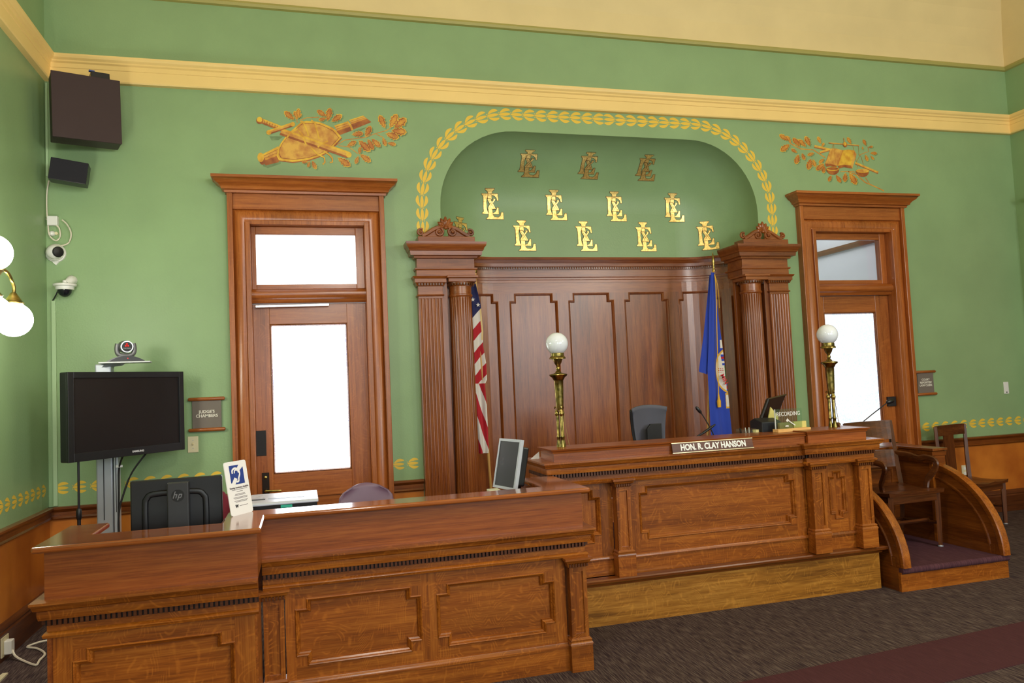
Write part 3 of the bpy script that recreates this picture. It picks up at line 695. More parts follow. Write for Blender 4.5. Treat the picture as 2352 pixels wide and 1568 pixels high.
def stepped(u0, u1, v0, v1, nu, nv):
    return [(u0, v0+nv), (u0, v1-nv), (u0+nu, v1-nv), (u0+nu, v1), (u1-nu, v1), (u1-nu, v1-nv), (u1, v1-nv), (u1, v0+nv), (u1-nu, v0+nv), (u1-nu, v0), (u0+nu, v0), (u0+nu, v0+nv)]
def subdiv(poly, st):
    out = []
    for i, a in enumerate(poly):
        b = poly[(i+1) % len(poly)]; a_, b_ = Vector(a), Vector(b); n_ = max(1, int((b_-a_).length/st))
        out += [tuple(a_.lerp(b_, k/n_)) for k in range(n_)]
    return out
cen = [-1.53, -.92, -.305, .305, .92, 1.53]; hw = .0575; edges = [-SM]+cen+[SM]
for c in cen: build('stile', curved(c-hw, c+hw, 0, 2.50, 0, .05), NW, PAN)
for i in range(len(edges)-1):
    a = edges[i]+(hw if i else 0); b = edges[i+1]-(hw if i < len(edges)-2 else 0)
    build('panel', curved(a-.02, b+.02, .38, 2.52, 0, .028), NW, PAN)
    for s0, s1 in ((a, a+.05), (b-.05, b)):
        for z0, z1 in ((2.425, 2.50), (.42, .495)): build('corner_block', curved(s0, s1, z0, z1, 0, .05), NW, PAN)
    mo = MB().sweep(subdiv(stepped(a, b, .42, 2.50, .05, .075), .08), [(0, .024), (0, .054), (-.006, .058), (-.012, .050), (-.018, .044), (-.022, .028), (-.022, .024)], npl, True)
    build('panel_moulding', mo, NW, PAN, smooth=True, ang=50)
for z0, z1 in ((0, .42), (2.50, 2.605)): build('rail', curved(-SM, SM, z0, z1, 0, .05), NWX, PAN)
SP = [(-SM+2*SM*k/60, 0) for k in range(61)]
def ncor(prof): return MB().sweep(SP, prof, lambda u, v, h: npl(u, h, v))
build('architrave', ncor([(0, 2.605), (.056, 2.605), (.056, 2.63), (.064, 2.635), (.064, 2.652), (.074, 2.66), (.074, 2.668), (.056, 2.67), (0, 2.67)]), NWX, PAN, smooth=True)
build('frieze', ncor([(0, 2.665), (.055, 2.665), (.055, 2.738), (0, 2.738)]), NWX, PAN, smooth=True)
build('cornice', ncor([(0, 2.735), (.075, 2.735), (.075, 2.742), (.082, 2.758), (.098, 2.762), (.102, 2.792), (.112, 2.80), (.122, 2.812), (.142, 2.825), (.148, 2.848), (0, 2.852)]), NWX, PAN, smooth=True)
mb = MB()
for k in range(150):
    s = -SM+2*SM*(k+.5)/150; p = Vector(npl(s, 2.748, .066)); q = Vector(npl(s, 2.748, .086)); t = Vector(npl(s+.01, 2.748, .066))-p
    mb.obox((p+q)/2, t.normalized(), (q-p).normalized(), (0, 0, 1), .0075, .008, .008)
stuff(build('bead_moulding', mb, wood('dark', 'x'), PAN))
# ------------------------------------------------------------------ column pairs flanking the niche
def column_pair(sg, label):
    R_ = thing('column_pair', label, 'column', (NX+sg*1.62, YW, 0), 0, 'column pairs flanking the alcove')
    X = lambda x: x if sg < 0 else 2*NX-x
    def bx(a, b, y0, y1, z0, z1, mb=None): a, b = sorted((X(a), X(b))); return (mb or MB()).box(a, b, y0, y1, z0, z1)
    yf = 6.585
    KZ = wood('niche', 'z', .5); KX = wood('niche', 'x', .5)
    def ring(a, b, yb, prof, mb=None):   # moulding wrapped round three sides of a block
        a, b = sorted((X(a), X(b))); return (mb or MB()).sweep([(b, YW+.2), (b, yb), (a, yb), (a, YW+.2)], prof, PLAN)
    # pilaster
    def fluted(x0, x1, nf, z0, z1, mb):
        wv = (x1-x0)/(nf+.35); pts = [(x0, 6.68), (x0, yf)]
        for k in range(nf):
            c = x0+wv*(k+.675); r = wv*.36
            pts += [(c-r, yf)]+[(c+r*math.cos(a), yf+r*.8*math.sin(a)) for a in (PI*.75, PI*.5, PI*.25)]+[(c+r, yf)]
        pts += [(x1, yf), (x1, 6.68)]
        pts = [(X(x), y) for x, y in pts]
        mb.prism(pts, PLAN, z0, z1)
    pl = sub('pilaster', R_)
    mb = MB(); fluted(1.005, 1.222, 7, .17, 2.385, mb); build('shaft', mb, KZ, pl)
    build('neck', bx(1.005, 1.222, yf, 6.68, 2.385, 2.50), KX, pl, bevel=.002)
    build('astragal', ring(1.005, 1.222, yf, [(0, 2.404), (.010, 2.408), (.012, 2.414), (.008, 2.420), (0, 2.422)]), KX, pl, smooth=True)
    build('capital', ring(1.005, 1.222, yf, [(0, 2.492), (.012, 2.495), (.020, 2.518), (.030, 2.524), (.030, 2.556), (.040, 2.562), (.048, 2.578), (0, 2.580)]), KX, pl, smooth=True)
    a, b = sorted((X(1.0), X(1.227)))
    stuff(build('bead_moulding', dentils(MB(), [(a, yf-.026), (b, yf-.026)], .0235, .014, .018, 2.499, 2.518), wood('dark', 'x'), pl))
    build('plinth', bx(.99, 1.237, yf-.02, 6.68, 0, .17), KX, pl, bevel=.004)
    # flat pier between, and column
    build('pier', bx(1.222, 1.266, 6.61, 6.68, 0, 2.58), KZ, R_, bevel=.002)
    build('pier', bx(1.29, 1.50, 6.76, 6.80, 0, 2.58), KZ, R_, bevel=.002)
    co = sub('column', R_); cx, cy = X(1.392), 6.655; rc = .108
    fl = lambda a, z: 1-.075*max(0, math.cos(24*a))**.6 if .2 < z < 2.385 else 1
    pr = [(rc*1.12, .12), (rc*1.16, .14), (rc*1.12, .16), (rc*1.02, .17), (rc*1.0, .19), (rc*1.0, .201)]+[(rc*(1-.09*k/10), .201+2.18*k/10) for k in range(1, 11)]+[(rc*.91, 2.386), (rc*.91, 2.40)]
    build('shaft', MB().lathe((cx, cy, 0), pr, 192, None, fl), KZ, co, smooth=True, ang=70)
    build('capital', MB().lathe((cx, cy, 0), [(rc*.91, 2.395), (rc*.99, 2.404), (rc*1.0, 2.412), (rc*.99, 2.42), (rc*.92, 2.424), (rc*.92, 2.49), (rc*1.0, 2.495), (rc*1.12, 2.518), (rc*1.12, 2.524)], 40), KX, co, smooth=True)
    mb = MB()
    for k in range(30):
        q = 2*PI*k/30; mb.obox((cx+rc*1.1*math.cos(q), cy+rc*1.1*math.sin(q), 2.508), (-math.sin(q), math.cos(q), 0), (math.cos(q), math.sin(q), 0), (0, 0, 1), .007, .009, .0095)
    stuff(build('bead_moulding', mb, wood('dark', 'x'), co))
    ab = bx(1.392-.125, 1.392+.125, cy-.125, cy+.125, 2.524, 2.558); bx(1.392-.14, 1.392+.14, cy-.14, cy+.14, 2.558, 2.58, ab)
    build('abacus', ab, KX, co, bevel=.004)
    build('plinth', MB().box(cx-.125, cx+.125, cy-.125, cy+.125, 0, .12), KX, co, bevel=.004)
    # entablature
    en = sub('entablature', R_)
    build('architrave', bx(.995, 1.522, 6.578, 6.85, 2.578, 2.640), KX, en, bevel=.002)
    build('fillet', ring(.995, 1.522, 6.578, [(0, 2.634), (.008, 2.634), (.014, 2.643), (.014, 2.652), (0, 2.655)]), KX, en)
    build('frieze', bx(1.0, 1.516, 6.583, 6.85, 2.648, 2.75), KX, en, bevel=.002)
    cor = ring(1.0, 1.516, 6.583, [(0, 2.735), (.022, 2.738), (.026, 2.756), (.058, 2.760), (.062, 2.795), (.072, 2.80), (.078, 2.822), (.092, 2.838), (.096, 2.856), (.098, 2.872), (0, 2.874)])
    bx(1.0, 1.516, 6.58, 6.85, 2.75, 2.87, cor)
    build('cornice', cor, KX, en, smooth=True, ang=35)
    a, b = sorted((X(.985), X(1.531)))
    stuff(build('bead_moulding', dentils(MB(), [(a, 6.565), (b, 6.565)], .0235, .014, .020, 2.738, 2.757), wood('dark', 'x'), en))
    # carved crest
    cr = sub('crest', R_, 'carved scroll pediment with palmette')
    build('base_block', bx(1.012, 1.518, 6.53, 6.70, 2.87, 2.925), KX, cr, bevel=.004)
    xm = 1.268; yc = 6.58
    for s in (-1, 1):
        pts = []
        for k in range(15):    # outer curl
            q = PI*2.2*k/14; r = .010+.022*k/14; pts.append((xm+s*(.222+r*math.cos(q+PI*.5)), 2.968+r*math.sin(q+PI*.5)))
        arm = [(xm+s*(.21-.18*t), 2.937+.075*(t*t*(3-2*t))+.012*math.sin(PI*t)) for t in [k/8 for k in range(9)]]
        inn = []
        for k in range(17):
            q = PI*.5-PI*2.3*k/16; r = .042-.028*k/16; inn.append((xm+s*(.060-r*math.cos(q)), 2.972+r*math.sin(q)))
        mb = MB().tube([(X(p[0]), yc, p[1]) for p in pts], .011, 6, 1.0, up=(0, 1, 0)).tube([(X(p[0]), yc, p[1]) for p in arm], .021, 6, up=(0, 1, 0)).tube([(X(p[0]), yc-.006, p[1]) for p in inn], .012, 6, up=(0, 1, 0))
        sx = X(xm+s*.222); mb.ball((sx, yc-.01, 2.968), .013, 10, 1, 6); mb.ball((X(xm+s*.060), yc-.012, 2.972), .015, 10, 1, 6)
        mb.prism([(X(xm+s*.02), 2.925), (X(xm+s*.21), 2.925), (X(xm+s*.14), 2.965), (X(xm+s*.03), 3.0)], front(yc), -.02, .004)
        build('scroll', mb, wood('niche', 'x', .3), cr, smooth=True)
    mb = MB()
    for k in range(7):
        q = math.radians(-84+28*k); l = .096-.012*abs(k-3)*.6
        t = Vector((math.sin(q), 0, math.cos(q))); c = Vector((X(xm), yc-.006, 3.012)); 
        mb.lathe(c+t*l*.55, [(1e-4, -l*.5), (.012, -l*.3), (.018, l*.05), (.015, l*.3), (.006, l*.45), (1e-4, l*.5)], 8, ((t.z, 0, -t.x), (0, 1, 0), t))
    mb.ball((X(xm), yc-.012, 3.008), .018, 12)
    build('palmette', mb, wood('niche', 'z', .3), cr, smooth=True)
    return R_
column_pair(-1, 'fluted oak pilaster and round column with carved crest between the left door and the alcove')
column_pair(1, 'fluted oak round column and pilaster with carved crest between the alcove and the right door')
# ------------------------------------------------------------------ joinery helpers for the desk and the bench
def box(x0, x1, y0, y1, z0, z1): return MB().box(x0, x1, y0, y1, z0, z1)
def bay(root, x0, x1, z0, z1, yf, dep, kind, ear=.035, eh=None, fx=None):
    # a framed bay facing the hall: recessed panel, stepped corners and a moulding round it. fx = outer (x0, x1, z0, z1) of the frame
    eh = eh or ear; X0, X1, Z0, Z1 = fx; fl = .55
    WZ, WX_ = wood(kind, 'z', fl), wood(kind, 'x', fl)
    build('panel', box(x0-.01, x1+.01, yf+dep, yf+dep+.02, z0-.01, z1+.01), WX_ if x1-x0 > z1-z0 else WZ, root)
    if X0 < x0: build('stile', box(X0, x0, yf, yf+.03, Z0, Z1), WZ, root)
    if X1 > x1: build('stile', box(x1, X1, yf, yf+.03, Z0, Z1), WZ, root)
    if Z0 < z0: build('rail', box(x0, x1, yf, yf+.03, Z0, z0), WX_, root)
    if Z1 > z1: build('rail', box(x0, x1, yf, yf+.03, z1, Z1), WX_, root)
    for a in ((x0, x0+ear), (x1-ear, x1)):
        for b in ((z0, z0+eh), (z1-eh, z1)): build('corner_block', box(a[0], a[1], yf, yf+.03, b[0], b[1]), WZ, root)
    mo = MB().sweep(stepped(x0, x1, z0, z1, ear, eh), [(0, -dep), (0, .004), (-.004, .008), (-.009, .004), (-.013, -.004), (-.020, -.010), (-.024, -dep)], front(yf), True)
    build('panel_moulding', mo, WX_, root)
def pilaster(root, x0, x1, yf, z0, z1, kind, base=.13, inset=True):
    WZ, WX_ = wood(kind, 'z', .8), wood(kind, 'x', .5)
    P_ = sub('pilaster', root); back = yf+.07
    build('base_block', box(x0-.014, x1+.014, yf-.014, back, z0, z0+base), WX_, P_, bevel=.002)
    build('base_moulding', MB().sweep([(x1, back), (x1, yf), (x0, yf), (x0, back)], [(o, h) for o, h in [(0, z0+base), (.016, z0+base), (.016, z0+base+.008), (.010, z0+base+.016), (.012, z0+base+.026), (.004, z0+base+.036), (0, z0+base+.036)]], PLAN), WX_, P_, smooth=True)
    zt = z1-.05; zb = z0+base+.03
    if inset:
        e = .022
        mb = box(x0, x0+e, yf, back, zb, zt).box(x1-e, x1, yf, back, zb, zt).box(x0+e, x1-e, yf, back, zb, zb+e*1.3).box(x0+e, x1-e, yf, back, zt-e*1.3, zt)
        build('frame', mb, WZ, P_); build('panel', box(x0+e, x1-e, yf+.010, back, zb+e, zt-e), WZ, P_)
    else: build('shaft', box(x0, x1, yf, back, zb, zt), WZ, P_, bevel=.002)
    build('capital', MB().sweep([(x1, back), (x1, yf), (x0, yf), (x0, back)], [(o, h) for o, h in [(0, zt-.004), (.010, zt), (.012, zt+.018), (.018, zt+.022), (.022, zt+.034), (.030, zt+.038), (.030, zt+.050), (0, zt+.050)]], PLAN).box(x0, x1, yf, back, zt-.002, zt+.05), WX_, P_, smooth=True, ang=30)
    stuff(build('bead_moulding', dentils(MB(), [(x0-.008, yf-.012), (x1+.008, yf-.012)][::1], .016, .010, -.010, zt+.002, zt+.018), wood('dark', 'x'), P_))
    return P_
def run(name, root, pts, prof, mat, smooth=True): return build(name, MB().sweep(pts[::-1], prof, PLAN), mat, root, smooth=smooth, ang=35)
# (pts run left to right as seen from the hall; offsets are towards the hall)
# ------------------------------------------------------------------ clerk's desk
DK = thing('clerk_desk', 'long orange oak clerk desk with panelled front and U-shaped raised counters, nearest the camera', 'desk', (.2, 4.3, 0))
zc = 1.005
FZ, FX_, FY = wood('fascia', 'z', .15), wood('fascia', 'x', .15), wood('fascia', 'y', .15); DX, DZ, DY = wood('desk', 'x', .5), wood('desk', 'z', .6), wood('desk', 'y', .4)
# counters
def slab(pts, name='counter'):
    o = build(name, MB().prism(pts, PLAN, zc-.026, zc), wood('gloss', 'x', .15), DK, bevel=.009); o.modifiers['edge'].segments = 3; return o
slab([(-1.118, 3.69), (-.193, 3.69), (-.193, 4.075), (1.552, 4.075), (1.552, 4.735), (1.325, 4.735), (1.325, 4.27), (-.385, 4.27), (-.385, 3.94), (-.94, 3.94), (-.94, 4.27), (-1.118, 4.27)])
# plain upper boards
build('upper_board', box(-1.085, -.215, 3.755, 3.785, .765, zc-.026), FX_, DK); build('upper_board', box(-.245, -.215, 3.785, 4.13, .765, zc-.026), FY, DK); build('upper_board', box(-1.085, -1.055, 3.785, 4.24, .1, zc-.026), FY, DK)
build('upper_board', box(-.215, 1.515, 4.125, 4.155, .76, zc-.026), FX_, DK); build('upper_board', box(1.485, 1.515, 4.155, 4.72, .1, zc-.026), FY, DK)
build('inner_board', box(-.97, -.40, 3.92, 3.94, .6, zc-.026).box(-.40, -.38, 3.94, 4.25, .6, zc-.026).box(-.38, 1.32, 4.235, 4.255, .6, zc-.026).box(1.32, 1.34, 4.255, 4.72, .6, zc-.026), FX_, DK)
build('worktop', box(-.95, .9, 4.74, 4.95, .715, .742), DX, DK); build('worktop', box(-1.05, 1.485, 4.256, 4.74, .715, .742).box(-1.05, -.40, 3.941, 4.256, .715, .742), DX, DK)
build('end_panel', box(-1.05, -1.02, 4.3, 4.72, 0, .715), DY, DK); build('end_panel', box(1.455, 1.485, 4.2, 4.72, 0, .715), DY, DK)
# cornices
cor = [(0, -.080), (.030, -.078), (.034, -.060), (.034, -.040), (.046, -.034), (.052, -.016), (.058, -.010), (.058, 0), (0, .003)]
def cornice(pts, zt, root, M_=None):
    run('cornice', root, pts, [(o, zt+h) for o, h in cor], M_ or DX)
    run('frieze', root, pts, [(0, zt-.135), (.004, zt-.135), (.004, zt-.07), (0, zt-.07)], M_ or DX)
    run('lower_moulding', root, pts, [(0, zt-.16), (.016, zt-.158), (.020, zt-.146), (.012, zt-.136), (0, zt-.132)], M_ or DX)
    run('bead_ground', root, pts, [(0, zt-.106), (.008, zt-.106), (.008, zt-.074), (0, zt-.074)], wood('ground', 'x', 0), False)  # dark strip painted in for the shade of a recess behind the beads
    mb = dentils(MB(), pts, .0205, .0125, -.026, zt-.103, zt-.078)
    stuff(build('bead_moulding', mb, wood('bead', 'x', 0), root))
cornice([(-1.075, 4.24), (-1.075, 3.765), (-.215, 3.765)], .767, DK)
cornice([(-.2145, 4.13), (1.515, 4.13), (1.515, 4.72)], .78, DK)
# left section front
bay(DK, -.985, -.322, .17, .543, 3.775, .03, 'desk', .055, .050, fx=(-1.06, -.235, .03, .61))
build('side_panel', box(-.245, -.225, 3.80, 4.12, .03, .61), DY, DK); build('kick_board', box(-1.07, -.22, 3.76, 3.80, 0, .13), DX, DK, bevel=.004)
# right section front
pilaster(DK, -.215, -.115, 4.115, 0, .622, 'desk', .14)
bay(DK, -.062, .587, .216, .554, 4.145, .026, 'desk', .056, .050, fx=(-.11, .627, .15, .62)); bay(DK, .668, 1.334, .216, .548, 4.145, .026, 'desk', .056, .050, fx=(.627, 1.40, .15, .62))
run('sill_moulding', DK, [(-.11, 4.145), (1.40, 4.145)], [(0, .155), (.010, .153), (.014, .143), (.024, .135), (.024, .125), (0, .125)], DX)
build('kick_board', box(-.11, 1.40, 4.125, 4.16, 0, .13), DX, DK)
pilaster(DK, 1.412, 1.512, 4.098, 0, .622, 'desk', .145)
# ------------------------------------------------------------------ judge's bench
BN = thing('judge_bench', "broad panelled oak judge's bench with pilasters, beaded cornice and yellowish plinth", 'bench', (2.8, 5.0, 0))
PX = wood('plinth', 'x', .9)
build('plinth', box(1.585, 4.045, 4.775, 4.83, 0, .262), PX, BN)
build('plinth', box(4.005, 4.045, 4.83, 5.55, 0, .262), wood('plinth', 'y', .5), BN)
run('ledge', BN, [(1.585, 4.785), (4.045, 4.785), (4.045, 5.5)], [(0, .255), (.018, .258), (.022, .270), (.040, .276), (.050, .284), (.052, .298), (.046, .306), (0, .312)], wood('stand', 'x', .3))
# bays: left, main, right (the right one stands forward)
def lower(x0, x1, yf):
    build('base_board', box(x0, x1, yf+.0, yf+.03, .305, .418), wood('desk', 'x', .6), BN)
    run('sill_moulding', BN, [(x0, yf), (x1, yf)], [(0, .434), (.008, .432), (.014, .422), (.014, .414), (0, .412)], DX)
lower(1.60, 1.99, 4.835); bay(BN, 1.67, 1.905, .525, .878, 4.835, .026, 'desk', .05, .05, fx=(1.60, 1.99, .425, .945))
lower(2.10, 3.48, 4.805); bay(BN, 2.175, 3.395, .522, .880, 4.805, .026, 'desk', .05, .042, fx=(2.08, 3.50, .425, .945))
lower(3.62, 3.89, 4.79); bay(BN, 3.665, 3.812, .525, .872, 4.79, .022, 'desk', .036, .038, fx=(3.60, 3.90, .425, .955))
pilaster(BN, 1.993, 2.092, 4.755, .305, .945, 'desk', .135); pilaster(BN, 3.482, 3.590, 4.725, .312, .955, 'desk', .135); pilaster(BN, 3.880, 3.985, 4.725, .312, .955, 'desk', .135)
build('end_panel', box(3.97, 3.995, 4.80, 5.55, .3, 1.08), DY, BN); build('end_panel', box(1.58, 1.605, 4.85, 5.35, 0, 1.06), DY, BN)
cornice([(1.545, 5.18), (1.545, 4.77), (3.46, 4.77)], 1.085, BN); cornice([(3.455, 4.83), (3.455, 4.735), (4.02, 4.735), (4.02, 5.55)], 1.092, BN)
build('core', box(1.56, 3.46, 4.775, 4.835, .93, 1.083).box(3.47, 4.0, 4.74, 4.835, .93, 1.09), DX, BN)
build('desk_top', box(1.53, 4.0, 4.77, 5.19, 1.06, 1.086), wood('desk', 'x', .3), BN)
# riser shelf on the cornice
def riser(x0, x1, yf, zt, left=True):
    build('riser_board', box(x0, x1, yf, yf+.02, 1.084, zt-.02), wood('fascia', 'x', .4), BN); build('riser_board', box(x0, x0+.02, yf+.02, 5.03, 1.084, zt-.02), FY, BN); build('riser_board', box(x1-.02, x1, yf+.02, 5.03, 1.084, zt-.02), FY, BN)
    build('riser_top', box(x0, x1, yf, 5.04, zt-.02, zt), FX_, BN)
    run('riser_moulding', BN, [(x0, 5.04), (x0, yf), (x1, yf), (x1, 5.04)], [(0, zt-.028), (.006, zt-.026), (.010, zt-.014), (.020, zt-.008), (.022, zt+.001), (0, zt+.001)], FX_)
riser(1.568, 3.462, 4.752, 1.168); riser(3.472, 3.965, 4.728, 1.176)
build('dais', box(1.62, 4.0, 5.36, 6.62, 0, .30), PLUM, BN)
# ------------------------------------------------------------------ witness stand
WS = thing('witness_stand', 'low oak witness stand with quarter-round side walls and plum carpeted step', 'witness stand', (4.6, 5.0, 0))
SZ, SX, SY = wood('stand', 'z', .3), wood('stand', 'x', .3), wood('stand', 'y', .3)
SIDE = lambda x: (lambda u, v, d: (x+d, u, v))
def quarter(y0, y1, z0, z1, n=18): return [(y0+(y1-y0)*(1-math.cos(PI/2*k/n)), z0+(z1-z0)*math.sin(PI/2*k/n)) for k in range(n+1)]
build('riser', box(4.09, 5.06, 4.625, 4.65, 0, .135), DX, WS)
build('side_board', box(4.09, 4.115, 4.651, 5.56, 0, .165), SY, WS); build('side_board', box(5.035, 5.06, 4.65, 5.25, 0, .165), SY, WS)
pf = build('platform', box(4.115, 5.035, 4.64, 5.58, .12, .165), PLUM, WS)
build('carpet_nosing', MB().tube([(4.10, 4.632, .146), (5.065, 4.632, .146)], .024, 12), PLUM, WS, smooth=True)
for x, zt, ye in ((4.10, .74, 5.26), (5.0, .80, 5.33)):
    q_ = quarter(4.60+.012, ye, .17, zt)
    build('side_wall', MB().prism(q_+[(5.56 if x < 4.5 else 5.2, zt), (5.56 if x < 4.5 else 5.2, .165), (4.612, .165)], SIDE(x), .012, .048), SY, WS)
    capm = MB().sweep(q_+([(5.5, zt)] if x < 4.5 else []), [(-.012, -.004), (.012, -.004), (.018, .004), (.018, .056), (.012, .064), (-.012, .064), (-.036, .052), (-.036, .008)], lambda u, v, h: (x+h, u, v))
    build('cap_rail', capm, wood('desk', 'y', .4), WS, smooth=True, ang=35)
    arc_in = [(a+.06, b-.03) for a, b in quarter(4.66, ye, .20, zt-.06)]
    build('panel_moulding', MB().sweep(arc_in, [(-.010, 0), (.010, 0), (.006, .012), (-.006, .012)], lambda u, v, h: (x+.012-h, u, v)), SY, WS)
    build('skirting', box(x+.002, x+.058, 4.68, 5.2, .165, .235), SY, WS)
# the counter that closes the stand at the back and its wing on the right
build('back_panel', box(4.1, 4.99, 5.585, 5.61, .1, .86), SX, WS)
for a, b in ((4.14, 4.50), (4.58, 4.93)):
    build('panel_moulding', MB().sweep([(a, .30), (a, .74), (b, .74), (b, .30)], [(0, 0), (-.004, .010), (-.016, .010), (-.022, 0)], front(5.585), True), SX, WS)
run('cornice', WS, [(4.0, 5.585), (4.975, 5.585)], [(0, .845), (.018, .850), (.022, .878), (.040, .890), (.046, .905), (.046, .922), (0, .924)], SX)
stuff(build('bead_moulding', dentils(MB(), [(4.02, 5.575), (4.96, 5.575)], .0165, .0105, -.018, .832, .850), wood('dark', 'x'), WS))
build('counter', box(4.0, 5.15, 5.575, 5.86, .905, .926), SX, WS, bevel=.004); build('counter', box(4.965, 5.115, 5.16, 5.58, .905, .926), SY, WS, bevel=.004)
build('wing_panel', box(4.988, 5.01, 5.225, 5.60, .1, .90), SY, WS); build('wing_panel', box(5.075, 5.098, 5.232, 5.83, 0, .90), SY, WS)
run('cornice', WS, [(4.985, 5.575), (4.985, 5.19), (5.10, 5.19), (5.10, 5.58)], [(0, .80), (.004, .80), (.006, .86), (.012, .866), (.016, .90), (0, .905)], SX)
bay(WS, 5.015, 5.07, .25, .74, 5.20, .02, 'desk', .012, .02, fx=(4.985, 5.10, .02, .80))
# ------------------------------------------------------------------ wooden chairs
def wooden_chair(name, label, loc, rz, arms, W_, Dp, sh, bh, rw=.90, ln=.085):
    t = thing(name, label, 'chair', loc, rz); K = 'dark'
    KZ, KX, KY = wood(K, 'z', .3), wood(K, 'x', .3), wood(K, 'y', .3)
    B_ = lambda n_, mb, m, **k: build(n_, mb, m, t, local=True, **k)
    # seat: front at -y, saddle shaped with a rounded front
    def seat(u, v):
        x = (u-.5)*W_*(1-(1-rw)*v); y = -Dp/2+Dp*v-.018*math.sin(PI*u)*(1-v)
        z = sh-.020*math.sin(PI*v)**.6*(.45+.55*abs(math.cos(PI*(u*2-1)))) if 0 < v < 1 else sh
        if v < .001: z = sh-.004-.012*abs(math.sin(2*PI*u))
        return (x, y, z)
    nu, nv = 16, 10; mb = MB(); mb.grid(nu, nv, seat); b = len(mb.v); mb.grid(nu, nv, lambda u, v: (seat(u, v)[0]*.97, seat(u, v)[1]*.98, sh-.038))
    edge = [i for i in range(nu+1)]+[j*(nu+1)+nu for j in range(1, nv+1)]+[nv*(nu+1)+i for i in range(nu-1, -1, -1)]+[j*(nu+1) for j in range(nv-1, 0, -1)]
    for k in range(len(edge)): a, c = edge[k], edge[(k+1) % len(edge)]; mb.f.append((a, c, b+c, b+a)); mb.mi.append(0)
    B_('seat', mb, KX, smooth=True, ang=45)
    fx, rx = W_/2-.045, W_/2*rw-.03; fy, ry = -Dp/2+.035, Dp/2-.03
    for sx in (-1, 1):
        leg = MB().tube([(sx*fx, fy, sh-.036), (sx*fx, fy, sh-.12), (sx*(fx-.004), fy, .03), (sx*(fx-.004), fy, .012)], [.027, .027, .021, .020], 4); B_('leg', leg, KZ)
        if arms or sx > 0: B_('glide', MB().lathe((sx*(fx-.004), fy, 0), [(.020, 0), (.022, .004), (.014, .014)], 12), STEEL, smooth=True)
        bkx = rx+.012
        post = MB().tube([(sx*rx, ry+.03, .0), (sx*rx, ry, .22), (sx*rx, ry-.005, sh), (sx*(rx+.004), ry+ln*.42, sh+.22), (sx*bkx, ry+ln, bh)], [.019, .021, .023, .021, .017], 4, 1.15); B_('back_post', post, KZ)
    B_('apron', MB().box(-fx, fx, fy-.010, fy+.012, sh-.10, sh-.036), KX, bevel=.002)
    for sx in (-1, 1): B_('apron', MB().tube([(sx*fx, fy, sh-.065), (sx*rx, ry, sh-.065)], .011, 4, 2.4), KY)
    B_('stretcher', MB().tube([(-fx, fy+.10, sh*.42), (fx, fy+.10, sh*.42)], .014, 4, 1.0), KX); B_('stretcher', MB().tube([(-rx, ry, sh*.36), (rx, ry, sh*.36)], .012, 4), KX)
    for sx in (-1, 1): B_('stretcher', MB().tube([(sx*fx, fy, sh*.40), (sx*rx, ry, sh*.36)], .013, 4), KY)
    def rail_(z0, z1, bow, y0):
        mb = MB(); n_ = 10; pts = []
        for k in range(n_+1):
            u = k/n_*2-1; pts.append((u*(rx+.010), y0(z0)+bow*(1-u*u)))
        for k in range(n_): 
            (xa, ya), (xb, yb_) = pts[k], pts[k+1]; dz = y0(z1)-y0(z0)
            mb.add([(xa, ya-.009, z0), (xb, yb_-.009, z0), (xb, yb_+dz-.009, z1), (xa, ya+dz-.009, z1), (xa, ya+.010, z0), (xb, yb_+.010, z0), (xb, yb_+dz+.010, z1), (xa, ya+dz+.010, z1)], [(0, 1, 2, 3), (7, 6, 5, 4), (3, 2, 6, 7), (4, 5, 1, 0)]+([(0, 3, 7, 4)] if k == 0 else [])+([(1, 5, 6, 2)] if k == n_-1 else []))
        return mb
    yb_ = lambda z: ry+ln*max(0, (z-sh)/(bh-sh))
    if arms:
        B_('back_rail', rail_(bh-.155, bh+.005, .035, yb_), KX, smooth=True); B_('back_rail', rail_(sh+.135, sh+.275, .035, yb_), KX, smooth=True)
        for sx in (-1, 1):
            ax = W_/2-.025
            pts = [(sx*rx, ry+.05, sh+.245), (sx*(rx+.03), ry-.08, sh+.235), (sx*(ax+.005), 0, sh+.215), (sx*(ax+.012), fy+.12, sh+.225), (sx*(ax+.010), fy+.035, sh+.215), (sx*(ax+.006), fy+.012, sh+.17), (sx*(ax-.006), fy+.05, sh+.10), (sx*(ax-.02), fy+.085, sh+.05), (sx*(ax-.032), fy+.09, sh-.01)]
            sm = []
            for k in range(len(pts)-1):
                p0, p1, p2, p3 = [Vector(pts[min(max(k+d, 0), len(pts)-1)]) for d in (-1, 0, 1, 2)]
                for m_ in range(5):
                    q_ = m_/5; sm.append(.5*((2*p1)+(p2-p0)*q_+(2*p0-5*p1+4*p2-p3)*q_*q_+(3*p1-p0-3*p2+p3)*q_**3))
            sm.append(Vector(pts[-1])); B_('arm', MB().tube(sm, .026, 8, .55, up=(sx, 0, .25)), KY, smooth=True)
    else:
        B_('crest_rail', rail_(bh-.10, bh+.006, .03, yb_), KX, smooth=True)
        n_ = 8; mb = MB()
        for k in range(n_):
            za, zb = sh-.01+(bh-.09-sh+.01)*k/n_, sh-.01+(bh-.09-sh+.01)*(k+1)/n_
            ya, yb2 = yb_(za)+.028, yb_(zb)+.028
            mb.add([(-.082, ya-.006, za), (.082, ya-.006, za), (.082, yb2-.006, zb), (-.082, yb2-.006, zb), (-.082, ya+.006, za), (.082, ya+.006, za), (.082, yb2+.006, zb), (-.082, yb2+.006, zb)], [(0, 1, 2, 3), (7, 6, 5, 4), (0, 3, 7, 4), (1, 5, 6, 2)])
        B_('splat', mb, KZ, smooth=True)
    return t
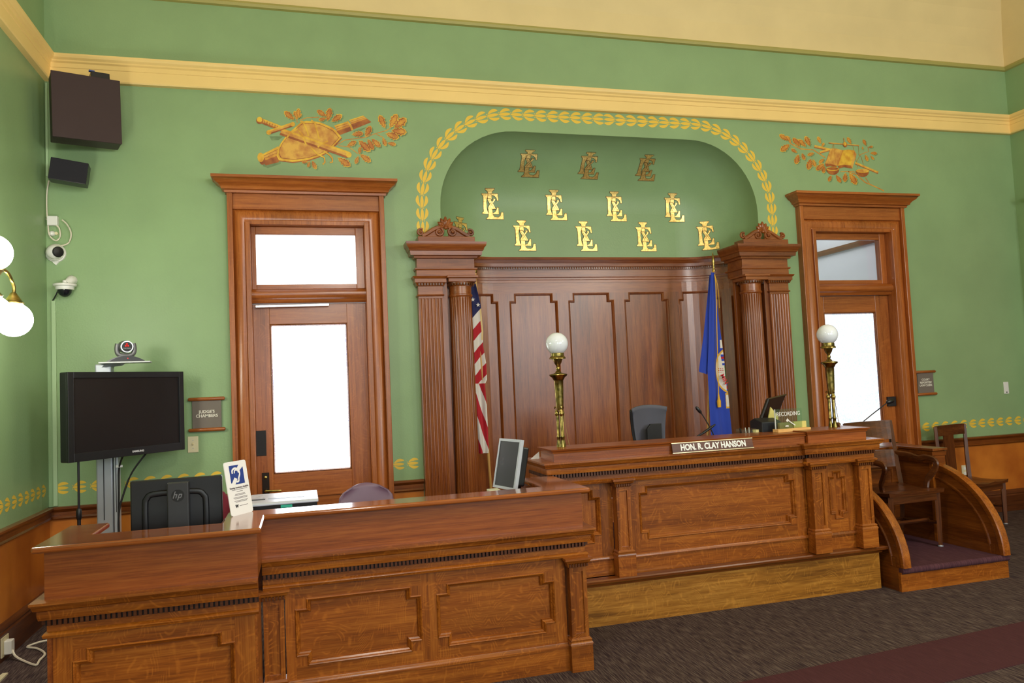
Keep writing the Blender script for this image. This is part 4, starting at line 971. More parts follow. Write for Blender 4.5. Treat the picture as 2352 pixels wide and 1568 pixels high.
wooden_chair('witness_armchair', 'dark wooden armchair with two slatted back rails on the carpeted witness stand', (4.632, 5.222, .166), math.radians(3), True, .56, .425, .468, .985, .93, .075)
wooden_chair('side_chair', 'dark wooden armless chair with a wide back splat by the right wall dado', (6.475, 6.255, 0), math.radians(13), False, .53, .41, .45, .982, 1.0, .014)
# ------------------------------------------------------------------ things on the back wall and in the left corner
def sign(name, label, x0, x1, z0, z1, lines, size, face):
    t = thing(name, label, 'sign', ((x0+x1)/2, YW, (z0+z1)/2), 0, 'grey plaques beside the doors')
    build('plaque', box(x0+.025, x1-.025, YW-.022, YW-.008, z0+.012, z1-.012), face, t, bevel=.002)
    build('backing', box(x0+.04, x1-.04, YW-.010, YW, z0+.03, z1-.03), face, t)
    for z in (z0+.008, z1-.008):
        build('wooden_rod', MB().tube([(x0-.004, YW-.024, z), (x0+.004, YW-.024, z), (x1-.004, YW-.024, z), (x1+.004, YW-.024, z)], [.009, .015, .015, .009], 12), wood('trim', 'x'), t, smooth=True)
    text(lines, plain('sign_white', (236, 232, 220), .6), size, frame_mtx(((x0+x1)/2, YW-.0225, (z0+z1)/2+.004), (1, 0, 0), (0, 0, 1)), t, bold=.0005, line=1.0)
    return t
GREYTAN = plain('grey_tan_sign', (112, 102, 94), .6)
sign('room_sign', "grey plaque reading JUDGE'S CHAMBERS between two wooden rods, beside the left door", -.877, -.606, 1.342, 1.606, "JUDGE'S\nCHAMBERS", .0335, GREYTAN)
sign('room_sign', 'grey plaque reading COURT REPORTER/ LAW CLERK between two wooden rods, right of the right door', 6.245, 6.500, 1.300, 1.552, "COURT\nREPORTER/\nLAW CLERK", .0300, GREYTAN)
def switch(label, x0, x1, z0, z1, m, kind):
    t = thing('light_switch', label, 'switch', ((x0+x1)/2, YW, (z0+z1)/2)); xm, zm = (x0+x1)/2, (z0+z1)/2
    build('cover_plate', box(x0, x1, YW-.008, YW, z0, z1), m, t, bevel=.003)
    if kind == 'toggle':
        build('toggle', MB().obox((xm, YW-.014, zm+.004), (1, 0, 0), (0, .8, .6), (0, -.6, .8), .005, .010, .005), m, t)
        for s in (-1, 1): build('screw', MB().lathe((xm, YW-.008, zm+s*.032), [(.004, 0), (.004, .001)], 8, ((1, 0, 0), (0, 0, 1), (0, -1, 0))), STEEL, t)
    else: build('indicator', box(xm-.008, xm+.008, YW-.010, YW-.008, z0+.012, z0+.022), BLACKM, t)
switch('ivory toggle light switch under the left plaque', -.892, -.812, 1.172, 1.302, IVORY, 'toggle')
switch('small white wall control on the green wall at the far right', 7.425, 7.492, 1.262, 1.392, WHITE, 'pad')
t = thing('wall_outlet', 'ivory outlet plate on the ochre dado behind the side chair', 'outlet', (6.80, YW, .47))
build('cover_plate', box(6.765, 6.84, YW-.014, YW-.006, .41, .53), IVORY, t, bevel=.003); build('socket', box(6.785, 6.82, YW-.016, YW-.013, .482, .512), WHITE, t); build('socket', box(6.785, 6.82, YW-.016, YW-.013, .428, .458), WHITE, t)
# large box speaker and small speaker
def rbox(c, u, v, hx, hy, hz, mb=None):   # box: u = width axis, v = up axis
    u = Vector(u).normalized(); v = Vector(v); v = (v-u*v.dot(u)).normalized(); n_ = u.cross(v)
    return (mb or MB()).obox(c, u, n_, v, hx, hy, hz), u, n_, v
BROWN = plain('brown_grille', (60, 44, 44), .8); BROWN2 = plain('brown_cabinet', (52, 40, 38), .5)
c = Vector((-1.518, 6.365, 3.858)); u_ = Vector((.445, .165, .008)).normalized(); bk = Vector((-u_.y, u_.x, 0)).normalized()
t = thing('box_speaker', 'large square brown speaker box high in the left corner', 'speaker', c)
b_, _, _, _ = rbox(c+bk*.09, u_, (0, 0, 1), .232, .085, .250); build('cabinet', b_, BROWN2, t, bevel=.006)
b_, _, _, _ = rbox(c-bk*.001, u_, (0, 0, 1), .234, .006, .252); build('front_grille', b_, BROWN, t, bevel=.004)
b_, _, _, _ = rbox((-1.46, 6.50, 4.14), u_, (0, 0, 1), .065, .06, .035); build('bracket', b_, BLACK, t, bevel=.004)
b_, _, _, _ = rbox((-1.46, 6.585, 4.12), u_, (0, 0, 1), .03, .075, .015); build('bracket_arm', b_, BLACK, t)
b_, _, _, _ = rbox((-1.50, 6.44, 4.178), u_, (0, 0, 1), .02, .01, .006); build('clamp_band', b_, plain('blue_tape', (44, 74, 150), .5), t)
c = Vector((-1.664, 6.42, 3.383)); u_ = Vector((.975, .13, -.13)); bk = Vector((-.13, .99, 0))
t = thing('small_speaker', 'small black tilted speaker below the large brown speaker box', 'speaker', c)
b_, uu, nn, vv = rbox(c+bk*.07, u_, (.13, .0, 1), .128, .07, .083); build('cabinet', b_, BLACK, t, bevel=.006)
b_, _, _, _ = rbox(c-bk*.002, u_, (.13, .0, 1), .126, .004, .081); build('front_grille', b_, plain('black_grille', (26, 25, 34), .85), t, bevel=.003)
build('wall_bracket', MB().tube([c+bk*.12, (-1.66, 6.60, 3.41), (-1.66, YW-.002, 3.41)], .014, 8), BLACK, t)
# surface raceway and cables
t = thing('cable_raceway', 'thin pale green cable raceway running down the left corner', 'raceway', (-1.842, YW, .823))
build('lower_channel', box(-1.856, -1.826, YW-.018, YW, .83, 2.415), plaster('raceway_paint', (168, 196, 152), .02), t, bevel=.003); build('upper_channel', box(-1.885, -1.868, YW-.016, YW, 3.40, 4.15), MATS['raceway_paint'], t, bevel=.003)
WCAB = plain('white_cable', (222, 214, 196), .5)
def smooth_pts(pts, n=6):
    P = [Vector(p) for p in pts]; out = []
    for k in range(len(P)-1):
        p0, p1, p2, p3 = P[max(k-1, 0)], P[k], P[k+1], P[min(k+2, len(P)-1)]
        for m_ in range(n):
            q_ = m_/n; out.append(.5*((2*p1)+(p2-p0)*q_+(2*p0-5*p1+4*p2-p3)*q_*q_+(3*p1-p0-3*p2+p3)*q_**3))
    return out+[P[-1]]
yk = YW-.03
tag(build('camera_cable', MB().tube(smooth_pts([(-1.86, yk, 3.36), (-1.874, yk, 3.26), (-1.876, yk, 3.13), (-1.868, yk, 3.0), (-1.858, yk, 2.925), (-1.815, yk, 2.885), (-1.785, yk, 2.92), (-1.792, yk, 2.985), (-1.82, yk, 3.012)]), .0055, 6), WCAB, smooth=True), 'white cable hanging from the small speaker to the junction box', 'cable')
tag(build('camera_cable', MB().tube(smooth_pts([(-1.77, yk, 3.05), (-1.733, yk, 3.01), (-1.708, yk, 2.94), (-1.728, yk, 2.866), (-1.79, yk, 2.842)]), .0055, 6), WCAB, smooth=True), 'white cable looping from the junction box to the upper dome camera', 'cable')
t = thing('junction_box', 'small white square junction box above the round cameras', 'box', (-1.835, YW, 3.04))
build('body', box(-1.872, -1.80, YW-.045, YW, 3.005, 3.078), WHITE, t, bevel=.004); build('cable_tail', MB().tube([(-1.87, YW-.03, 3.055), (-1.885, YW-.02, 3.056)], .004, 6), WCAB, t)
t = thing('wall_plug', 'small round white plug on the wall between junction box and camera', 'plug', (-1.845, YW, 2.945)); ax = ((1, 0, 0), (0, 0, 1), (0, -1, 0))
build('body', MB().lathe((-1.845, YW, 2.945), [(.020, 0), (.022, .01), (.016, .028), (.008, .034)], 14, ax), WHITE, t, smooth=True); build('tip', MB().lathe((-1.815, YW, 2.945), [(.012, 0), (.012, .02)], 10, ax), IVORY, t)
# turret camera
t = thing('turret_camera', 'white turret security camera with a round black lens in the left corner', 'camera', (-1.82, YW, 2.785)); c0 = Vector((-1.822, YW, 2.79))
build('wall_base', MB().lathe(c0, [(.072, 0), (.074, .012), (.070, .02)], 24, ax).prism([(-1.86, 2.735), (-1.785, 2.735), (-1.822, 2.695)], front(YW), 0, .012), WHITE, t, smooth=True)
build('collar', MB().lathe(c0, [(.064, .018), (.066, .034), (.060, .044), (.054, .048)], 24, ax), WHITE, t, smooth=True)
bc = c0+Vector((.004, -.055, 0)); build('ball', MB().ball(bc, .058, 24, 1, 14), WHITE, t, smooth=True)
la = Vector((.66, -.74, -.10)).normalized(); ua = la.cross(Vector((0, 0, 1))).normalized(); lax = (ua, ua.cross(la), la)
build('lens', MB().lathe(bc+la*.045, [(.040, 0), (.042, .010), (.038, .016), (.020, .019), (1e-4, .020)], 22, lax), BLACK, t, smooth=True)
# dome camera
t = thing('dome_camera', 'white bracketed security camera with a smoked dome, below the turret camera', 'camera', (-1.735, YW, 2.50)); c0 = Vector((-1.742, YW-.085, 2.50))
build('wall_bracket', MB().tube([(-1.712, YW, 2.575), (-1.712, YW-.03, 2.575), (-1.716, YW-.06, 2.56), (-1.73, YW-.075, 2.54)], [.038, .036, .030, .026], 14), WHITE, t, smooth=True)
build('screw_cap', MB().lathe((-1.70, YW-.034, 2.592), [(.006, 0), (.006, .006)], 8, ax), BLACKM, t)
build('pan_joint', MB().lathe(c0, [(.016, .03), (.016, .062), (.010, .066)], 12), WHITE, t, smooth=True)
build('housing', MB().lathe(c0, [(.052, -.012), (.064, -.010), (.066, .014), (.080, .018), (.082, .032), (.074, .036), (.02, .038)], 28), WHITE, t, smooth=True)
build('smoked_dome', MB().lathe(c0, [(1e-4, -.066), (.02, -.062), (.036, -.050), (.046, -.034), (.050, -.012)], 24), plain('smoked_dome', (26, 28, 34), .08), t, smooth=True)
build('cable', MB().tube([c0+Vector((-.05, .02, -.005)), (-1.81, YW-.06, 2.455), (-1.845, YW-.012, 2.418)], .005, 6), BLACKM, t)
# ------------------------------------------------------------------ sconce on the left wall
t = thing('wall_sconce', 'brass wall sconce with three glowing white globes at the left edge', 'lamp', (XL, 4.95, 2.30))
build('back_plate', MB().lathe((XL, 4.95, 2.30), [(.09, 0), (.09, .010), (.07, .018), (.03, .05), (.02, .10)], 24, ((0, 1, 0), (0, 0, 1), (1, 0, 0))), BRASS, t, smooth=True)
hub = Vector((-1.72, 4.93, 2.29)); build('hub', MB().ball(hub, .035, 16).tube([(XL+.08, 4.95, 2.30), hub], .014, 8), BRONZE, t, smooth=True)
for g, up in (((-1.62, 5.10, 2.115), False), ((-1.62, 4.762, 2.118), False), ((-1.62, 4.78, 2.456), True)):
    g = Vector(g); top = g+Vector((0, 0, .15 if not up else -.15))
    arm = [hub, hub.lerp(top, .35)+Vector((0, 0, .10 if not up else -.03)), hub.lerp(top, .75)+Vector((0, 0, .125 if not up else -.03)), top+Vector((0, 0, .055 if not up else -.02)), top]
    a_ = build('arm', MB().tube(smooth_pts(arm), .010, 8), BRASS, t, smooth=True); s_ = 1 if not up else -1
    build('globe_holder', MB().lathe(g, [(.052, s_*.092), (.056, s_*.100), (.046, s_*.110), (.030, s_*.135), (.014, s_*.16)], 20), BRASS, a_, smooth=True)
    build('globe', MB().ball(g, .100, 28, 1, 18), GLOBE_LIT, a_, smooth=True)
# ------------------------------------------------------------------ television on its stand, conference camera
F1, F2 = Vector((-1.503, 5.72, 0)), Vector((-.885, 6.45, 0)); U = (F2-F1).normalized(); Nn = Vector((U.y, -U.x, 0)); TW = (F2-F1).length
z0, z1 = 1.214, 1.820; tc = (F1+F2)/2+Vector((0, 0, (z0+z1)/2))
tv = thing('television', 'large black wide-screen television angled on a silver stand in the left corner', 'television', tc)
def tvb(u0, u1, n0, n1, za, zb, mb=None):
    o = F1+U*((u0+u1)/2)+Nn*((n0+n1)/2)+Vector((0, 0, (za+zb)/2)); return (mb or MB()).obox(o, U, Nn, (0, 0, 1), (u1-u0)/2, (n1-n0)/2, (zb-za)/2)
build('casing', tvb(0, TW, -.085, -.012, z0, z1), BLACK, tv, bevel=.008)
for nm, a in (('bezel', (0, .042, z0, z1)), ('bezel', (TW-.042, TW, z0, z1)), ('bezel', (.042, TW-.042, z1-.042, z1)), ('bezel', (.042, TW-.042, z0, z0+.058))): build(nm, tvb(a[0], a[1], -.014, .002, a[2], a[3]), BLACK, tv, bevel=.002)
build('screen', tvb(.04, TW-.04, -.012, -.008, z0+.055, z1-.04), SCREEN, tv)
text('SAMSUNG', plain('logo_silver', (200, 200, 204), .4), .0185, frame_mtx(F1+U*(TW*.56)+Nn*.0026+Vector((0, 0, z0+.028)), U, (0, 0, 1)), tv, bold=.0008, sx=1.15)
st = thing('television_stand', 'silver column stand holding the black television and a camera shelf', 'stand', (-1.39, 6.30, 0))
build('column', box(-1.461, -1.352, 6.24, 6.34, .04, 1.89), STEEL, st, bevel=.01); build('column_rib', box(-1.345, -1.315, 6.245, 6.33, .04, 1.25), SILVER, st, bevel=.004); build('groove', box(-1.412, -1.407, 6.236, 6.242, .75, 1.25), BLACKM, st); build('groove', box(-1.332, -1.328, 6.241, 6.246, .80, 1.25), BLACKM, st)
build('base', MB().prism([(-1.74, 6.15), (-1.05, 6.15), (-1.12, 6.58), (-1.66, 6.58)], PLAN, 0, .04), STEEL, st, bevel=.008)
mc = (F1+F2)/2-Nn*.085; build('mount', MB().tube([mc+Vector((0, 0, 1.5)), (-1.38, 6.26, 1.5)], .05, 4), BLACKM, st)
sc_ = Vector((-1.243, 6.20, 1.893)); 
build('shelf_neck', MB().tube([(-1.385, 6.28, 1.86), (-1.36, 6.25, 1.885), (-1.27, 6.22, 1.888)], [.05, .05, .04], 4, .4), STEEL, st)
build('shelf', MB().obox(sc_, (.97, .10, 0), (-.10, .97, 0), (0, 0, 1), .175, .085, .005), plain('pale_shelf', (206, 210, 214), .3), st, bevel=.003)
cc = thing('conference_camera', 'silver and black conference camera on an arched base above the television', 'camera', sc_+Vector((0, 0, .005)), math.radians(8))
ab = [(-.125, .0)]+[(-.125+.25*k/12, .004+.042*max(0, math.sin(PI*k/12))**.9) for k in range(13)]+[(.125, .0)]
build('base', MB().prism(ab, lambda u, v, d: (u, d, v), -.045, .075), plain('gunmetal', (104, 104, 106), .4, .4), cc, local=True, bevel=.002); bf = build('base_front', MB().prism([(u*.93+.012, v*.93+.001) for u, v in ab], lambda u, v, d: (u, d, v), -.049, -.045), BLACK, cc, local=True)
build('status_light', MB().prism([(.012, .020), (.022, .020), (.017, .030)], lambda u, v, d: (u, d, v), -.051, -.049), plain('red_mark', (214, 40, 40), .5), bf, local=True)
build('yoke', MB().tube(smooth_pts([(-.052, -.0, .135), (-.058, 0, .09), (-.045, 0, .055), (0, 0, .047), (.045, 0, .055), (.058, 0, .09), (.052, 0, .135)], 4), .017, 10, .9, up=(0, 1, 0)), plain('gunmetal', (104, 104, 106), .4, .4), cc, local=True, smooth=True)
la = Vector((.30, -.95, -.05)).normalized(); ua = Vector((0, 0, 1)).cross(la).normalized(); lax = (ua, la.cross(ua), la); hc = Vector((0, 0, .112))
hd = build('camera_head', MB().lathe(hc-la*.055, [(.034, 0), (.045, .012), (.047, .06), (.044, .088)], 26, lax), plain('gunmetal', (104, 104, 106), .4, .4), cc, local=True, smooth=True)
build('lens_ring', MB().lathe(hc+la*.030, [(.036, 0), (.043, 0), (.043, .012), (.036, .012), (.036, 0)], 28, lax), plain('bright_steel', (240, 240, 246), .25, .6), hd, local=True, smooth=True); ln = build('lens_cover', MB().lathe(hc+la*.030, [(.0365, 0), (.0365, .008)], 26, lax), BLACK, hd, local=True)
o_ = hc+la*.0385
rd = MB()
for k in range(3): q_ = math.radians(90+120*k); rd.ball(o_-lax[0]*(.009*math.cos(q_))*1+Vector((0, 0, .010+.009*math.sin(q_))), .008, 10, 1, 6)
build('red_emblem', rd, MATS['red_mark'], hd, local=True)
tx = text('POLYCOM', plain('logo_silver', (200, 200, 204), .4), .0105, frame_mtx(o_+la*.0005+Vector((0, 0, -.012)), -lax[0] if lax[0].x < 0 else lax[0], (0, 0, 1)), None, name='lettering'); tx.parent = hd
for lb, pts in (('black cable hanging from the television bottom beside the stand column', [(-1.115, 6.235, 1.225), (-1.21, 6.2, 1.09), (-1.268, 6.2, .945), (-1.305, 6.2, .79), (-1.30, 6.195, .55), (-1.22, 6.12, .04), (-1.10, 6.10, .009)]), ('thin black power lead running down close to the silver column', [(-1.25, 6.10, 1.22), (-1.30, 6.205, 1.12), (-1.305, 6.21, .95), (-1.312, 6.225, .70), (-1.29, 6.20, .30), (-1.18, 6.11, .05), (-1.04, 6.12, .009)])):
    o = tag(build('cable', MB().tube(smooth_pts(pts), .007, 6), BLACKM, smooth=True), lb, 'cable')
build('cable_tag', box(-1.318, -1.275, 6.192, 6.20, 1.128, 1.145), PAPER, o)
t = thing('microphone_stand', 'thin dark metal pole stand partly behind the television', 'stand', (-1.515, 6.0, 0))
build('round_base', MB().lathe((-1.515, 6.0, 0), [(.12, 0), (.12, .015), (.03, .028), (.014, .04)], 28), BLACKM, t, smooth=True); build('lower_tube', MB().lathe((-1.515, 6.0, 0), [(.012, .03), (.012, .86)], 14), plain('dark_steel', (64, 62, 66), .3, .8), t, smooth=True)
build('clutch', MB().lathe((-1.515, 6.0, 0), [(.014, .80), (.018, .815), (.018, .86), (.013, .875)], 14), BLACK, t, smooth=True); build('upper_tube', MB().lathe((-1.515, 6.0, 0), [(.008, .86), (.008, 1.42)], 12), MATS['dark_steel'], t, smooth=True)
# charger and lead on the floor at the left
t = thing('power_adapter', 'white plug-in power adapter low on the left wall baseboard', 'adapter', (XL+.026, 5.66, .06))
build('cover_plate', box(XL+.026, XL+.032, 5.60, 5.72, .03, .15), IVORY, t); build('body', box(XL+.032, XL+.075, 5.63, 5.69, .04, .125), WHITE, t, bevel=.005)
tag(build('charger_lead', MB().tube(smooth_pts([(-1.815, 5.65, .06), (-1.79, 5.62, .03), (-1.725, 5.565, .008), (-1.626, 5.45, .008), (-1.632, 5.54, .008), (-1.639, 5.67, .008), (-1.726, 5.812, .008), (-1.802, 5.875, .008), (-1.76, 5.955, .008), (-1.683, 5.99, .008), (-1.50, 6.0, .008)][:9]+[(-1.70, 5.98, .008), (-1.66, 5.99, .008)], 5), .007, 6), WCAB, smooth=True), 'white lead zigzagging over the carpet beside the desk', 'cable')
tag(build('floor_cable_cover', MB().prism([(-1.80, 5.10), (-1.74, 5.14), (-1.745, 5.36), (-1.775, 5.36)], PLAN, 0, .012), IVORY, bevel=.003), 'short cream cable cover lying on the carpet by the left wall', 'cable cover')
# ------------------------------------------------------------------ things on the clerk's desk
t = thing('desk_monitor', 'black computer monitor seen from behind on the left part of the desk', 'monitor', (-.62, 4.24, .742))
build('back_shell', box(-.833, -.404, 4.202, 4.236, .885, 1.206), BLACK, t, bevel=.006); build('screen', box(-.823, -.414, 4.235, 4.239, .90, 1.196), SCREEN, t)
ch = MB().tube(smooth_pts([(-.765, 4.200, .90), (-.765, 4.200, 1.08), (-.757, 4.200, 1.115), (-.73, 4.200, 1.135), (-.62, 4.200, 1.138), (-.52, 4.200, 1.135), (-.492, 4.200, 1.115), (-.482, 4.200, 1.08), (-.482, 4.200, .90)], 4), .015, 8, .7, up=(0, 1, 0)); build('raised_rib', ch, BLACK, t, smooth=True)
ar = build('stand_arm', box(-.657, -.556, 4.150, 4.196, .76, 1.190), plain('charcoal_plastic', (44, 44, 48), .45), t, bevel=.006); build('stand_foot', MB().prism([(-.75, 4.06), (-.46, 4.06), (-.46, 4.255), (-.75, 4.255)], PLAN, .742, .762), BLACK, t, bevel=.004)
lg = build('logo_disc', MB().lathe((-.606, 4.150, 1.125), [(.030, 0), (.030, .0012)], 32, ax), plain('logo_dark', (22, 22, 24), .3), ar); 
hp = MB(); HP = lambda u, v, d: (-.606+u+.30*v, 4.1486-d, 1.125+v)
hp.prism([(-.020, -.012), (-.0155, -.012), (-.0155, .022), (-.020, .022)], HP, None, .0004).prism([(-.0155, .004), (-.0155, .0085), (-.006, .0085), (-.0035, .006), (-.0035, -.012), (-.008, -.012), (-.008, .004)], HP, None, .0004)
hp.prism([(.003, .0085), (.0075, .0085), (.0075, -.022), (.003, -.022)], HP, None, .0004).prism([(.0075, .0085), (.016, .0085), (.019, .0055), (.019, -.008), (.016, -.012), (.0075, -.012), (.0075, -.0078), (.0145, -.0078), (.0145, .004), (.0075, .004)], HP, None, .0004)
build('lettering', hp, plain('charcoal_light', (112, 112, 118), .4), ar)
# hearing card
sb, hb = .16, .272; B1, B2 = Vector((-.352, 4.103, zc)), Vector((-.257, 4.243, zc)); U = (B2-B1).normalized(); Nn = Vector((U.y, -U.x, 0)); V = (Vector((0, 0, math.sqrt(1-sb*sb)))-Nn*sb).normalized(); W_ = (B2-B1).length
t = thing('hearing_card', 'white upright card with a blue ear symbol standing on the desk counter', 'sign', (B1+B2)/2)
CF = lambda u, v, d: tuple(B1+U*(u*W_)+V*(v*hb)+Nn.cross(U).cross(U)*0+U.cross(V)*d)
rc_ = [(.08, 0)]+[(.92, 0), (.98, .012), (1, .045), (1, .955), (.98, .988), (.92, 1), (.08, 1), (.02, .988), (0, .955), (0, .045), (.02, .012)]
WCARD = plain('white_card', (252, 252, 255), .4); NAVY = plain('navy_print', (44, 70, 150), .5); GREYP = plain('grey_print', (120, 110, 112), .6)
build('card', MB().prism(rc_, CF, -.004, 0), WCARD, t)
build('easel_back', MB().prism([(.3, .0), (.7, .0), (.6, .7), (.4, .7)], lambda u, v, d: tuple(Vector(CF(u, v, -.004))-Nn*(.02*(1-v/.7))), None, 0), WCARD, t)
em = MB(); Z_ = .0006
em.prism([(.20, .60), (.20, .925), (.64, .925), (.53, .855), (.62, .80), (.82, .88), (.82, .565), (.38, .565), (.50, .665), (.38, .70), (.24, .60)], CF, None, Z_); build('blue_panel', em, NAVY, t)
em = MB()
def curve2(pts, wd, d):
    P = smooth_pts([(a*W_, b*hb, 0) for a, b in pts], 5); L_, R_ = [], []
    for i, p in enumerate(P):
        t_ = (P[min(i+1, len(P)-1)]-P[max(i-1, 0)]).normalized(); n_ = Vector((-t_.y, t_.x, 0))*wd/2
        L_.append(((p+n_).x/W_, (p+n_).y/hb)); R_.append(((p-n_).x/W_, (p-n_).y/hb))
    for i in range(len(P)-1): em.prism([L_[i], L_[i+1], R_[i+1], R_[i]], CF, None, d)
curve2([(.31, .775), (.32, .83), (.42, .865), (.55, .85), (.63, .80), (.63, .74), (.57, .68), (.55, .625), (.48, .612), (.43, .622)], .010, .0010)
curve2([(.40, .775), (.42, .82), (.50, .835), (.57, .81), (.585, .775)], .008, .0010)
em.prism([(.25, .565), (.38, .565), (.50, .66), (.40, .695)], CF, None, .0010); em.prism([(.64, .925), (.80, .925), (.70, .83), (.56, .865)], CF, None, .0010); build('ear_symbol', em, WCARD, t)
tx = text('Hearing Assistance Available', GREYP, .0125, frame_mtx(CF(.52, .505, .0012), U, V), t, bold=.0002)
em = MB()
for v, a, b in ((.468, .18, .88), (.432, .38, .66), (.385, .30, .74), (.365, .27, .77), (.325, .20, .84), (.305, .24, .82), (.262, .22, .83), (.242, .27, .78), (.165, .42, .80)): em.prism([(a, v-.004), (b, v-.004), (b, v+.004), (a, v+.004)], CF, None, .0008)
stuff(build('small_print', em, GREYP, t)); text('W', plain('ink', (30, 30, 36), .5), .020, frame_mtx(CF(.30, .165, .001), U, V), t, bold=.0010)
# printer
t = thing('desk_printer', 'flat silver-lidded black printer with a teal label on the desk', 'printer', (-.11, 4.68, .742))
build('body', box(-.30, .070, 4.50, 4.88, .742, .994), BLACK, t, bevel=.006); build('lid', MB().prism([(4.492, .993), (4.89, .993), (4.89, 1.012), (4.51, 1.010), (4.492, 1.004)], SIDE(-.306), 0, .382), plain('silver_lid', (206, 214, 232), .28, .25), t, bevel=.003)
build('paper_slot', box(-.29, -.215, 4.62, 4.66, 1.004, 1.0125), BLACKM, t); build('lid_groove', box(-.20, .0, 4.63, 4.67, 1.004, 1.0125), plain('groove_grey', (150, 160, 184), .3), t)
build('label', box(-.128, -.066, 4.497, 4.5005, .975, .991), plain('teal_label', (52, 186, 160), .5), t)
# chairs of the clerks
def shell_chair(name, label, loc, rz, m, w_, zt, zs=.46):
    t = thing(name, label, 'chair', loc, rz)
    def back(u, v):
        x = (u-.5)*w_*(1-.10*(1-v))*(1 if v < .75 else math.sqrt(max(.02, 1-((v-.75)/.25)**2*.72))); return (x, .20+.05*v-.05*(1-(2*u-1)**2)*-1*.6+.0, zs+.10+(zt-zs-.10)*v-.03*(2*u-1)**2*(v > .7))
    build('backrest', MB().grid(16, 12, back), m, t, local=True, smooth=True, solid=.012)
    build('seat', MB().grid(12, 10, lambda u, v: ((u-.5)*w_*1.12, -.22+.44*v, zs-.02*math.sin(PI*u)+.02*v)), m, t, local=True, smooth=True, solid=.014)
    for sx in (-1, 1): build('leg', MB().tube([(sx*w_*.46, -.20, 0), (sx*w_*.44, -.17, zs-.02)], .011, 8), STEEL, t, local=True, smooth=True); build('leg', MB().tube([(sx*w_*.46, .22, 0), (sx*w_*.44, .19, zs), (sx*w_*.40, .23, zs+.18)], .011, 8), STEEL, t, local=True, smooth=True)
    return t
shell_chair('shell_chair', 'purple-grey molded chair back showing above the desk before the left door', (.445, 5.38, 0), math.radians(4), plain('purple_plastic', (122, 94, 116), .4), .40, .945)
shell_chair('shell_chair', 'maroon chair mostly hidden behind the desk monitor and white card', (-.655, 4.90, 0), 0, plain('maroon_fabric', (120, 26, 50), .8), .42, 1.08, .50)
# second desk monitor, turned side-on
bc = Vector((1.184, 4.61, .963)); U = Vector((.264, -.9645, 0)); Nn = Vector((-.9645, -.264, 0)); V = (Vector((0, 0, 1))-Nn*.213).normalized(); FN = U.cross(V)
if FN.dot(Nn) < 0: FN = -FN
t = thing('side_monitor', 'silver-framed monitor turned side-on at the right end of the desk', 'monitor', (1.25, 4.56, .742))
hw_, hh_ = .133, .309
pm = lambda u, v, d: tuple(bc+U*u+V*v+FN*d)
fr = MB()
for a in ((-hw_, hw_, 0, .016), (-hw_, hw_, hh_-.016, hh_), (-hw_, -hw_+.016, .016, hh_-.016), (hw_-.016, hw_, .016, hh_-.016)): build('bezel', MB().prism([(a[0], a[2]), (a[1], a[2]), (a[1], a[3]), (a[0], a[3])], pm, -.022, 0), SILVER, t)
build('screen', MB().prism([(-hw_+.015, .015), (hw_-.015, .015), (hw_-.015, hh_-.015), (-hw_+.015, hh_-.015)], pm, -.02, -.003), plain('grey_screen', (58, 60, 66), .25), t)
build('back_shell', MB().prism([(-hw_+.02, .03), (hw_-.01, .03), (hw_-.01, hh_-.04), (-hw_+.02, hh_-.04)], pm, -.075, -.022), BLACK, t, bevel=.01)
build('stand', MB().tube([tuple(bc-FN*.06+V*.12), (1.275, 4.575, .80), (1.275, 4.575, .742)], [.03, .03, .07], 4), BLACK, t); build('stand_base', MB().lathe((1.26, 4.575, .742), [(.10, 0), (.10, .010), (.04, .02)], 24), BLACK, t)
tag(build('note_block', MB().box(1.095, 1.165, 4.60, 4.68, .742, .962), plain('cream_card', (214, 214, 184), .7), bevel=.003), 'pale cream card box under the corner of the side-on monitor', 'box')
tag(build('note_block', MB().box(1.30, 1.322, 4.32, 4.36, .742, .985), plain('pale_blue_card', (170, 184, 196), .6), bevel=.003), 'narrow pale blue box beside the right counter arm', 'box')
